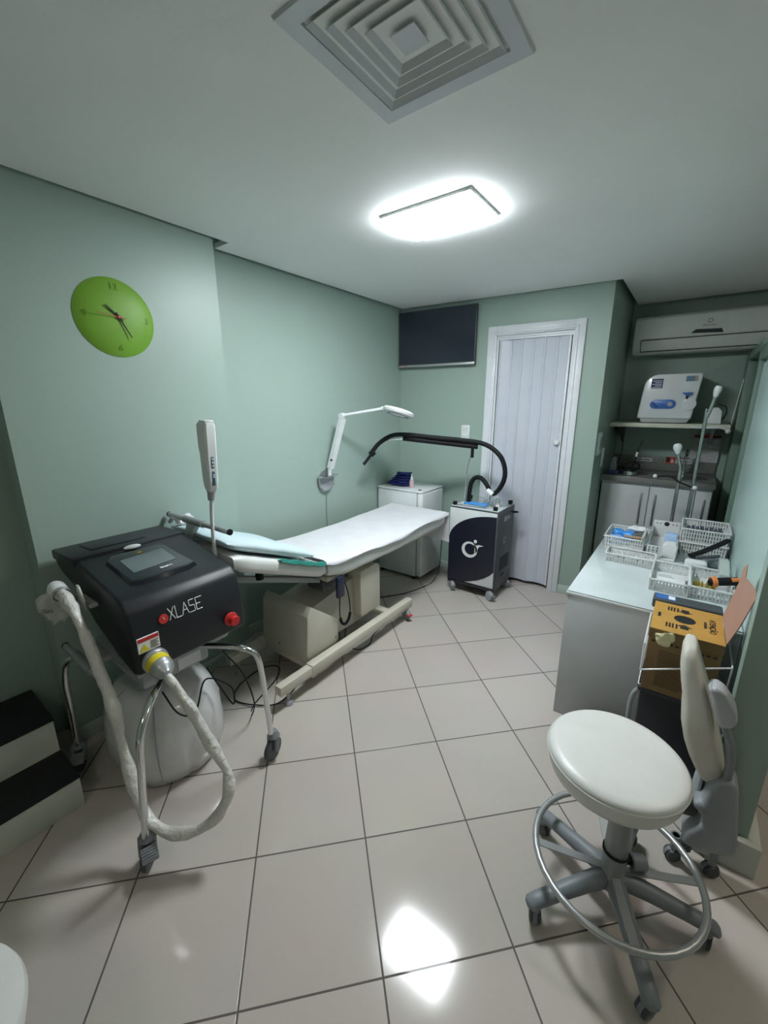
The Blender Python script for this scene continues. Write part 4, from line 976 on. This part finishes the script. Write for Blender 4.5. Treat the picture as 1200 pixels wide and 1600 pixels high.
def basket(x0, x1, y0, y1, z, h, label, flare=.012, rows=3, rz=0, pitch=.013, m=BASK):
    t = thing('plastic_basket', label, 'basket', ((x0+x1)/2, (y0+y1)/2, z), rz, group='white plastic baskets on the desk')
    a, b_ = (x1-x0)/2, (y1-y0)/2
    mb = MB(); e = .003
    mb.box(-a, a, -b_, b_, e, .003+e)
    lattice(mb, (-a, -b_), (a, -b_), h, max(4, int(2*a/pitch)), rows=rows, z0=e+.001, flare=flare, out=(0, -1))
    lattice(mb, (-a, b_), (a, b_), h, max(4, int(2*a/pitch)), rows=rows, z0=e+.001, flare=flare, out=(0, 1))
    lattice(mb, (-a, -b_), (-a, b_), h, max(4, int(2*b_/pitch)), rows=rows, z0=e+.001, flare=flare, out=(-1, 0))
    lattice(mb, (a, -b_), (a, b_), h, max(4, int(2*b_/pitch)), rows=rows, z0=e+.001, flare=flare, out=(1, 0))
    mb.build('basket_walls', m, t, local=True)
    q = [Vector((sx_*(a+flare), sy_*(b_+flare), h+.004)) for sx_, sy_ in ((-1, -1), (1, -1), (1, 1), (-1, 1))]
    P = []
    for i in range(4):
        c_ = q[i]; pr_ = (q[i-1]-c_).normalized(); nx = (q[(i+1) % 4]-c_).normalized()
        P += [c_+pr_*.02, c_+pr_*.006+nx*.006, c_+nx*.02]
    MB().tube(P, .0055, n=8, k=3, closed=True, cap=False).build('rim', m, t, local=True)
    return t
basket(-.345, -.145, 2.86, 3.14, TZ, .075, 'oblong white basket holding blue packets at the far left of the desk')
basket(-.300, -.070, 2.60, 2.73, TZ, .045, 'low narrow white tray basket in front of the one with blue packets', flare=.006, rows=2)
basket(-.060, .090, 2.29, 2.58, TZ, .055, 'flat white basket of papers right of the bare glass', flare=.004)
basket(.100, .255, 2.30, 2.60, TZ, .055, 'white basket holding amber vials nearest the cardboard box', flare=.004)
basket(.045, .255, 3.02, 3.28, TZ, .070, 'lower white basket of the stack in the back right desk corner')
basket(.045, .255, 3.02, 3.28, TZ+.078, .075, 'upper white basket of the stack, holding dark packets')
# contents
def packet(x, y, z, sx_, sy_, sz_, rz, m, label, name='packet', cat='packet', jit=.004, gp=None, tilt=0):
    mb = MB(); mb.box(-sx_/2, sx_/2, -sy_/2, sy_/2, -sz_/2, sz_/2, min(sx_, sy_, sz_)*.25, 2)
    o = mb.jitter(jit, 30, x).build(name, m, ang=60)
    o.location = (x, y, z); o.rotation_euler = (tilt, 0, rz)
    tag(o, label, cat, gp); return o
bz_ = TZ+.008
packet(-.30, 3.06, bz_+.040, .065, .085, .060, .3, BLUEP, 'upper left blue packet in the far left basket', gp='blue packets in the basket')
packet(-.235, 3.03, bz_+.042, .065, .10, .065, -.2, BLUEP, 'blue packet in the far left basket, next to the steel cup', gp='blue packets in the basket')
packet(-.295, 2.94, bz_+.034, .075, .07, .05, .6, mat('blue_white_packet', (.35, .50, .80), .4), 'pale blue packet at the front of the far left basket', gp='blue packets in the basket')
cp_ = MB().lathe([(0, 0), (.030, 0), (.036, .085), (.034, .085), (.028, .003), (0, .003)], (-.175, 2.98, bz_-.001), n=28); t = thing('steel_cup', 'grey metal cup in the far left basket', 'cup', (-.175, 2.98, bz_)); cp_.build('cup', mat('cup_grey', (.32, .32, .31), .35, .5), t)
MB().tube([(-.20, 2.94, bz_+.086), (-.17, 2.95, bz_+.092)], .003, n=6, smooth=False).build('cup_handle', STEEL, t)
ts = MB(); ts.sphere((-.185, 3.10, bz_+.078), .045, 16, (1.4, .7, .45)); ts.jitter(.022, 26, 4); tag(ts.build('tissue', WHITE_M, ang=80), 'crumpled white tissue on the far left basket', 'tissue')
tag(MB().box(-.25, -.15, 2.862, 2.874, TZ+.086, TZ+.098, .002).build('wooden_spatula', TAN), 'wooden spatula lying across the front rim of the far left basket', 'spatula')
cs = MB()
for i in range(9):
    cs.box(-.285+i*.024, -.268+i*.024, 2.62, 2.71, bz_, bz_+.016+.008*(i % 3), .003)
tag(cs.build('syringe_wrappers', mat('clear_wrap', (.60, .60, .60), .25, coat=.5)), 'clear wrapped syringes filling the low tray basket', 'wrappers')['kind'] = 'stuff'
# organiser standing upright
og = thing('file_organizer', 'white perforated upright organizer in the middle of the desk', 'organizer', (-.02, 3.1, TZ))
om = MB(); om.box(-.125, -.120, 2.80, 3.30, TZ+.001, TZ+.08, .001).box(.020, .025, 2.80, 3.30, TZ+.001, TZ+.08, .001).box(-.12, .02, 2.80, 3.30, TZ+.001, TZ+.005)
om.build('tray', BASK, og)
op = MB().box(-.125, .025, 3.30, 3.306, TZ+.001, TZ+.12, .002).build('back_plate', BASK, og)
hh = MB(); hh.cyl((-.05, 3.2995, TZ+.10), (-.05, 3.2985, TZ+.10), .015, n=18)
for dx in (-.055, -.035, .035, .055): hh.cyl((-.05+dx, 3.2995, TZ+.10), (-.05+dx, 3.2985, TZ+.10), .004, n=10)
hh.build('grip_holes', BLACKM, op)
hs = MB()
for i in range(3):
    for j in range(4): hs.cyl((-.108+i*.02, 2.7985, TZ+.02+j*.016), (-.108+i*.02, 2.7975, TZ+.02+j*.016), .004, n=10)
fpn = MB().box(-.125, -.050, 2.80, 2.804, TZ+.001, TZ+.08, .001).build('front_plate', BASK, og); hs.build('plate_holes', BLACKM, fpn)
tag(MB().box(-.045, .018, 3.00, 3.10, TZ+.006, TZ+.10, .004).build('glove_box', LBLUE), 'light blue and white carton standing in the organizer', 'box')
tag(MB().prism([(-.045, TZ+.006), (.030, TZ+.006), (.030, TZ+.075), (.015, TZ+.09), (-.028, TZ+.09), (-.045, TZ+.075)], 'y', 2.84, 2.92, .003).build('white_carton', WHITE_M), 'plain white rounded carton in front of the blue carton', 'box')
bag_ = MB().grid(lambda u, v: Vector((-.135+.02*math.sin(v*6), 2.80+u*.22, TZ+.012+v*.12)), 8, 8, .002); bag_.jitter(.008, 20); tag(bag_.build('clear_bag', CLOUD, ang=80), 'crumpled clear bag between the far left basket and the organizer', 'bag')
# stack contents
sk = MB()
for i in range(8): sk.box(.06+i*.023, .077+i*.023, 3.05, 3.25, TZ+.088, TZ+.125+.006*(i % 2), .003)
tag(sk.build('dark_sachets', mat('sachet_navy', (.035, .045, .09), .4)), 'row of dark navy sachets in the upper stacked basket', 'sachets')['kind'] = 'stuff'
for i in range(4): packet(.075+i*.03, 3.06, bz_+.024, .026, .07, .04, .1*i, (mat('cream_packet', (.55, .50, .28), .5), mat('salmon_packet', (.60, .30, .22), .5))[i // 3], ('cream packet at the left of the lower stacked basket', 'cream packet second from left in the lower stacked basket', 'cream packet third from left in the lower stacked basket', 'salmon packet in the lower stacked basket')[i], gp='packets in the lower stacked basket')
packet(.15, 2.86, TZ+.022, .17, .10, .04, .0, mat('grey_box', (.16, .18, .20), .5), 'dark grey box in front of the basket stack', 'storage_box', 'box', .001)
packet(.12, 2.74, TZ+.028, .10, .06, .05, .05, WHITE_P, 'small white tray box between basket stack and amber vials', 'storage_box', 'box', .001)
cl_ = thing('razor', 'black folding razor leaning on the dark grey box', 'razor', (.17, 2.88, TZ+.06))
MB().tube([(.09, 2.80, TZ+.055), (.16, 2.86, TZ+.085), (.255, 2.96, TZ+.135)], .011, n=10, sx=1.6).build('blade_handle', RUBBER, cl_)
MB().tube([(.12, 2.76, TZ+.06), (.22, 2.84, TZ+.07)], .008, n=8, smooth=False).build('guard', GREYD, cl_)
# paper in flat basket, vials
pp = thing('paper_stack', 'white printed slips in the flat basket', 'paper', (.01, 2.43, bz_))
MB().box(-.05, .08, 2.31, 2.50, bz_, bz_+.022, .002).build('slips', WHITE_M, pp)
pl_ = MB()
for i in range(3): pl_.box(-.035, .02+i*.008, 2.46-i*.014, 2.463-i*.014, bz_+.022, bz_+.0226)
pl_.build('print_lines', INKG, pp)
g_ = 'amber vials in the desk basket'
vp = None
for i in range(6):
    for j in range(2):
        x, y = .118+(i % 3)*.014+(i//3)*.048, 2.42+j*.020+((i % 2)*.006)
        if vp is None:
            vp = thing('amber_vial', 'small amber vial bundled in the basket beside the orange trimmer', 'vial', (x, y, bz_), group=g_)
            MB().lathe([(0, 0), (.006, 0), (.006, .026), (.003, .031), (.003, .036), (0, .036)], (0, 0, 0), n=12).build('vial_body', AMBER, vp, local=True)
        else:
            c = copy_tree(vp); c.location = (x, y, bz_)
packet(.175, 2.40, bz_+.006, .14, .17, .010, 0, mat('clear_wrap', (.60, .60, .60), .25, coat=.5), 'clear wrapped sheet under the amber vials', 'wrapper', 'wrapper', .002)
tm = thing('trimmer', 'black hair trimmer with orange collar lying on the right basket', 'trimmer', (.2, 2.36, TZ+.07))
MB().tube([(.185, 2.345, TZ+.085), (.265, 2.375, TZ+.098)], .019, n=18, smooth=False).build('trimmer_body', RUBBER, tm)
MB().tube([(.172, 2.340, TZ+.083), (.190, 2.347, TZ+.086)], .024, n=18, smooth=False).build('collar', ORANGE, tm)
MB().sphere((.172, 2.340, TZ+.083), .020, 16, (.7, 1, 1)).build('head', RUBBER, tm)
MB().tube([(.243, 2.355, TZ+.105), (.275, 2.37, TZ+.108)], .010, n=10, smooth=False).build('grip_inlay', ORANGE, tm)
gd = thing('dispenser', 'grey-white handheld dispenser behind the trimmer', 'dispenser', (.23, 2.55, TZ+.06))
MB().prism([(2.46, TZ+.062), (2.62, TZ+.075), (2.64, TZ+.12), (2.58, TZ+.125), (2.46, TZ+.09)], 'x', .205, .245, .005).build('dispenser_body', mat('grey_green_plastic', (.42, .48, .45), .35), gd)
# black tablet
tb = thing('card_terminal', 'long black case with a small blue and white label at the front of the desk', 'case', (.1, 2.16, TZ))
MB().box(-.035, .215, 2.085, 2.165, TZ, TZ+.045, .008, 3).build('case_body', GREYD, tb)
lb = MB().box(-.025, .050, 2.10, 2.15, TZ+.0452, TZ+.0458).build('label', BLUE, tb)
MB().box(.022, .046, 2.105, 2.145, TZ+.0459, TZ+.0463).build('label_white', WINK, lb)

# ================================================================ SHARPS BOX
BX0, BX1, BY0, BY1, BZ0, BZ1 = -.020, .205, 1.765, 2.035, .495, .765
sb = thing('sharps_box', 'yellow cardboard sharps disposal box with a round hole, held at the desk end', 'box', (.09, 1.9, BZ0))
MB().box(BX0, BX1, BY0, BY1, BZ0, BZ1-.004, .002).build('box_body', CARDB, sb)
# top with oval hole
tp = MB(); cxo, cyo, ra, rb = .085, 1.905, .036, .036; n_ = 32
b_m = bmesh.new(); inn = [b_m.verts.new((cxo+ra*math.cos(2*PI*i/n_), cyo+rb*math.sin(2*PI*i/n_), BZ1)) for i in range(n_)]
def sqp(a):
    c_, s_ = math.cos(a), math.sin(a)
    k = min(((BX1+.002-cxo) if c_ > 0 else (cxo-BX0+.002))/max(abs(c_), 1e-6), ((BY1+.002-cyo) if s_ > 0 else (cyo-BY0+.002))/max(abs(s_), 1e-6))
    return (cxo+k*c_, cyo+k*s_, BZ1)
outn = [b_m.verts.new(sqp(2*PI*i/n_)) for i in range(n_)]
for i in range(n_): b_m.faces.new([outn[i], outn[(i+1) % n_], inn[(i+1) % n_], inn[i]])
tp._add(b_m)
for (x, y) in ((BX0-.002, BY0-.002), (BX1+.002, BY0-.002), (BX1+.002, BY1+.002), (BX0-.002, BY1+.002)):
    a = math.atan2(y-cyo, x-cxo); i = int((a % (2*PI))/(2*PI/n_))
    tp.poly([sqp(2*PI*i/n_), sqp(2*PI*(i+1)/n_), (x, y, BZ1)])
tpo = tp.build('lid', CARD, sb, flat=True)
MB().lathe([(0, 0), (.037, 0)], (cxo, cyo, BZ1-.003), n=28).build('drop_hole', BLACKM, tpo)
MB().box(BX0-.002, BX1+.002, BY0-.003, BY0-.0005, BZ0+.23, BZ1-.001).build('front_upper', CARDB, sb)
for (s_, x, y, z_) in (('ATENÇÃO', .172, 1.90, .027),):
    text(s_, z_, (x, y, BZ1+.0008), (0, -1, 0), (1, 0, 0), INK, tpo, 'print', bold=.0004)
wr_ = MB()
for y in (1.985, 1.825):
    for xx in (.028, .038, .048, .060):
        for k in range(4): wr_.box(xx-.003, xx+.003, y-.020+k*.0105, y-.0125+k*.0105, BZ1+.0006, BZ1+.0012)
for k in range(5): wr_.box(.146, .155, 1.872+k*.012, 1.880+k*.012, BZ1+.0006, BZ1+.0012)
for k in range(4): wr_.box(-.005, .005, 1.885+k*.0105, 1.893+k*.0105, BZ1+.0006, BZ1+.0012)
wr_.build('small_print', INK, tpo)
def arrow(x, y, d):
    MB().prism([(x-.013, y), (x+.013, y), (x+.013, y+d*.02), (x+.026, y+d*.02), (x, y+d*.038), (x-.026, y+d*.02), (x-.013, y+d*.02)] if d > 0 else [(x-.013, y), (x+.013, y), (x+.013, y+d*.02), (x+.026, y+d*.02), (x, y+d*.038), (x-.026, y+d*.02), (x-.013, y+d*.02)], 'z', BZ1+.0005, BZ1+.0012).build('arrow', INK, tpo)
arrow(.085, 2.000, -1); arrow(.085, 1.815, 1)
fl = MB()
for i in range(16): fl.box(.02, .10+((i*7) % 5)*.012, BY0-.0015, BY0-.0005, BZ0+.03+i*.010, BZ0+.0325+i*.010)
fl.build('fine_print', mat('brown_ink', (.07, .045, .02), .7), sb)
dl = MB()
for i in range(11): dl.box(BX0+.01+i*.019, BX0+.022+i*.019, BY0-.0045, BY0-.003, BZ1-.055-i*.0004, BZ1-.048-i*.0004)
dl.build('dashed_line', INK, sb)
# flap
MB().poly([(.208, 1.772, .768), (.208, 2.033, .768), (.222, 2.03, .86), (.232, 2.02, .93), (.236, 2.03, .985), (.241, 2.00, 1.01), (.241, 1.975, .965), (.250, 1.80, .985), (.252, 1.76, .965), (.228, 1.74, .865)], .003).build('side_flap', CARDP, sb)
gl = MB(); gl.sphere((.028, 1.755, .735), .032, 16, (1.2, .5, .9)); gl.jitter(.02, 30, 7); tag(gl.build('latex_glove', GLOVE, ang=80), 'pale yellow crumpled glove poking out of the sharps box front', 'glove')
# wire rack
wr = thing('wire_holder', 'white wire holder around the sharps box', 'holder', (.1, 1.9, .5))
wm = MB(); yf = 1.742
wm.tube([(-.028, yf, .585), (.235, yf, .700), (.235, 2.045, .700), ], .0035, n=8, smooth=False)
wm.tube([(-.028, yf, .585), (-.028, 2.045, .585)], .0035, n=8, smooth=False)
wm.tube([(-.028, yf, .585), (-.030, yf+.02, .69), (-.030, 2.04, .70)], .0035, n=8, smooth=False)
wm.tube([(.235, yf, .70), (.238, 1.80, .55), (.238, 2.04, .50)], .0025, n=8, smooth=False)
wm.tube([(-.028, 2.045, .48), (-.028, 1.80, .485), (.23, 1.80, .485), (.238, 2.04, .485)], .0035, n=8, smooth=False)
wm.build('wires', WHITE_P, wr)
# bin
bn = thing('waste_bin', 'dark waste bin with grey bracket below the sharps box', 'bin', (.10, 1.92, 0))
BINM = mat('bin_dark', (.022, .026, .034), .45)
MB().prism([(-.01, 0), (.22, 0), (.24, .46), (-.02, .46)], 'y', 1.80, 2.03, .012).build('bin_body', BINM, bn)
MB().box(-.03, .25, 1.79, 2.035, .461, .48, .006).build('bin_lid', BINM, bn)
MB().tube([(-.03, 1.83, .10), (-.045, 1.83, .30), (-.042, 1.83, .40), (-.02, 1.83, .455)], .009, n=10).build('bin_handle', GREYL, bn)
tag(MB().box(-.26, -.045, 1.90, 2.035, .0, .050, .006).build('foot_pedal', BINM), 'low black box on the floor against the desk end', 'box')

# ================================================================ STOOL
def make_stool(cx_, cy_, hz_, a0, label, front=True, seat_off=(0, 0), seat_r=.195):
    t = thing('stool', label, 'stool', (cx_, cy_, 0))
    hub = Vector((cx_, cy_, 0))
    MB().lathe([(0, .085), (.035, .085), (.048, .10), (.042, .135), (.034, .150), (.034, .205), (.036, .21), (.036, .225), (0, .225)], hub, n=32).build('hub', GREYM, t)
    MB().lathe([(.0, 0), (.030, 0), (.034, .01), (.034, hz_-.225-.09), (0, hz_-.225-.09)], hub+Vector((0, 0, .226)), n=28).build('column', GREYM, t)
    MB().lathe([(.034, .2205), (.0385, .222), (.0385, .228), (.034, .2285)], hub, n=28).build('gap_ring', RUBBER, t)
    for k in range(5):
        a = math.radians(a0+72*k); d = Vector((math.cos(a), math.sin(a), 0)); sdd = Vector((-d.y, d.x, 0))
        rg = []
        for (r_, z_, w_, h_) in ((.03, .120, .030, .030), (.10, .112, .027, .026), (.20, .095, .024, .022), (.262, .083, .024, .020), (.285, .078, .022, .016), (.292, .076, .014, .010)):
            c = hub+d*r_+Vector((0, 0, z_)); rg.append([c+sdd*w_*math.cos(q)+Vector((0, 0, h_*math.sin(q))) for q in (2*PI*i/14 for i in range(14))])
        MB().loft(rg).build('base_leg', GREYP, t)
        p = hub+d*.262
        caster(t, p.x, p.y, .025, .068, a+1.2+k, GREYP, GREYD, twin=True)
    # foot ring and struts
    R_ = .238; zr = .183
    MB().tube([hub+Vector((R_*math.cos(2*PI*i/40), R_*math.sin(2*PI*i/40), zr)) for i in range(40)], .0105, n=12, k=1, closed=True, cap=False).build('foot_ring', SILVER, t)
    for k in range(4):
        a = math.radians(a0+100+90*k); d = Vector((math.cos(a), math.sin(a), 0)); sdd = Vector((-d.y, d.x, 0))
        A_, B_ = hub+d*.034+Vector((0, 0, .150)), hub+d*(R_-.008)+Vector((0, 0, zr-.006))
        MB().loft([[A_-sdd*.012, A_+sdd*.012, A_+sdd*.012+Vector((0, 0, .004)), A_-sdd*.012+Vector((0, 0, .004))], [B_-sdd*.012, B_+sdd*.012, B_+sdd*.012+Vector((0, 0, .004)), B_-sdd*.012+Vector((0, 0, .004))]]).build('ring_strut', SILVER, t)
    a = math.radians(30)
    kd = Vector((math.cos(a), math.sin(a), 0))
    MB().cyl(hub+kd*.03+Vector((0, 0, .185)), hub+kd*.05+Vector((0, 0, .185)), .01, n=12).build('knob_stem', RUBBER, t)
    MB().lathe([(.02, 0), (.024, .004), (.024, .04), (.02, .044), (0, .044)], hub+kd*.05+Vector((0, 0, .185)), kd, 14).build('tension_knob', GREYP, t)
    so = Vector((seat_off[0], seat_off[1], 0)); H = hz_; r = seat_r
    MB().lathe([(0, H-.094), (r*.7, H-.094), (r*.84, H-.091), (r*.92, H-.083), (r*.955, H-.066), (r*.99, H-.035), (r*1.0, H-.022), (r*.985, H-.013), (r*.95, H-.006), (r*.85, H-.001), (r*.5, H+.003), (0, H+.004)], hub+so, n=64).build('seat', VINYL, t, ang=60)
    MB().lathe([(r*.994, -.0025), (r*1.009, 0), (r*.996, .0025)], hub+so+Vector((0, 0, H-.022)), n=64).build('seat_seam', VINYL, t)
    MB().lathe([(0, H-.11), (.07, H-.11), (.08, H-.0945), (0, H-.0945)], hub+so*.5, n=28).build('seat_plate', GREYM, t)
    return t
make_stool(.0, 1.24, .565, 11, 'round white stool with grey five-leg base and foot ring in front of the desk', seat_off=(-.045, .022))
ns = thing('stool', 'white round stool seat cut off by the lower left corner', 'stool', (-.980, -.170, 0))
MB().lathe([(0, .375), (.14, .375), (.187, .385), (.200, .44), (.196, .455), (.15, .462), (0, .465)], (-.980, -.170, 0), n=56).build('seat', VINYL, ns, ang=60)
MB().cyl((-.980, -.170, .10), (-.980, -.170, .365), .03, n=20).build('column', GREYM, ns)
for k in range(5):
    a = math.radians(72*k-90); MB().tube([(-.980, -.170, .10), (-.980+.19*math.cos(a), -.170+.19*math.sin(a), .075)], .02, n=10, smooth=False).build('base_leg', GREYP, ns)
    caster(ns, -.980+.19*math.cos(a), -.170+.19*math.sin(a), .025, .068, a, GREYP, GREYD)

# ================================================================ SECOND CHAIR (cream backrest, grey base)
ch = thing('armchair', 'cream padded chair with grey armrest and moulded grey base at the partition end', 'chair', (.2, 1.55, 0))
# slender backrest pad seen edge-on
rg = []
for (z_, xa, xb, hy_) in ((.832, .090, .112, .035), (.826, .083, .118, .06), (.80, .079, .127, .078), (.75, .081, .145, .085), (.70, .090, .164, .09), (.648, .102, .184, .09), (.60, .106, .200, .09), (.551, .112, .216, .088), (.49, .128, .236, .085), (.434, .150, .250, .075), (.38, .178, .259, .06), (.35, .195, .258, .04), (.335, .21, .245, .025)):
    c_, h_ = (xa+xb)/2, (xb-xa)/2
    rg.append([(c_+h_*(abs(math.cos(q))**.6)*(1 if math.cos(q) > 0 else -1), 1.62+hy_*(abs(math.sin(q))**.6)*(1 if math.sin(q) > 0 else -1), z_) for q in (2*PI*i/32 for i in range(32))])
MB().loft(rg, M=Matrix.Translation((0, -.02, 0))).build('backrest', CREAM, ch, ang=60)
MB().prism([(.158, .742), (.164, .752), (.182, .756), (.203, .742), (.222, .716), (.238, .685), (.242, .655), (.234, .636), (.208, .622), (.198, .628), (.182, .672)], 'y', 1.475, 1.545, .012, seg=3).build('armrest', mat('armrest_grey', (.42, .43, .46), .4), ch, ang=50)
MB().tube([(.212, 1.51, .63), (.226, 1.51, .60), (.243, 1.515, .555), (.252, 1.52, .50), (.256, 1.53, .45), (.258, 1.54, .40)], .0125, n=12, sx=1.4).build('arm_bar', GREYP, ch)
MB().prism([(.190, .165), (.222, .214), (.214, .26), (.187, .274), (.188, .30), (.212, .298), (.218, .37), (.236, .405), (.269, .428), (.288, .408), (.303, .30), (.317, .205), (.314, .155), (.296, .135), (.262, .120), (.215, .105), (.180, .108), (.178, .125)], 'y', 1.505, 1.600, .014, seg=3).build('moulded_base', mat('moulded_grey', (.30, .32, .34), .42), ch, ang=50)
MB().tube([(.215, 1.61, .40), (.20, 1.60, .36), (.192, 1.575, .29)], .011, n=10, sx=1.6).build('back_bar', GREYL, ch)
MB().prism([(.12, .22), (.16, .285), (.21, .24), (.205, .215), (.15, .20)], 'y', 1.53, 1.58, .005).build('tilt_lever', GREYD, ch)
MB().cyl((.20, 1.56, .045), (.20, 1.56, .115), .018, n=16).build('post', GREYD, ch)
caster(ch, .165, 1.53, .024, .11, .5, GREYP, GREYD)
caster(ch, .275, 1.545, .024, .125, .5, GREYP, GREYD)
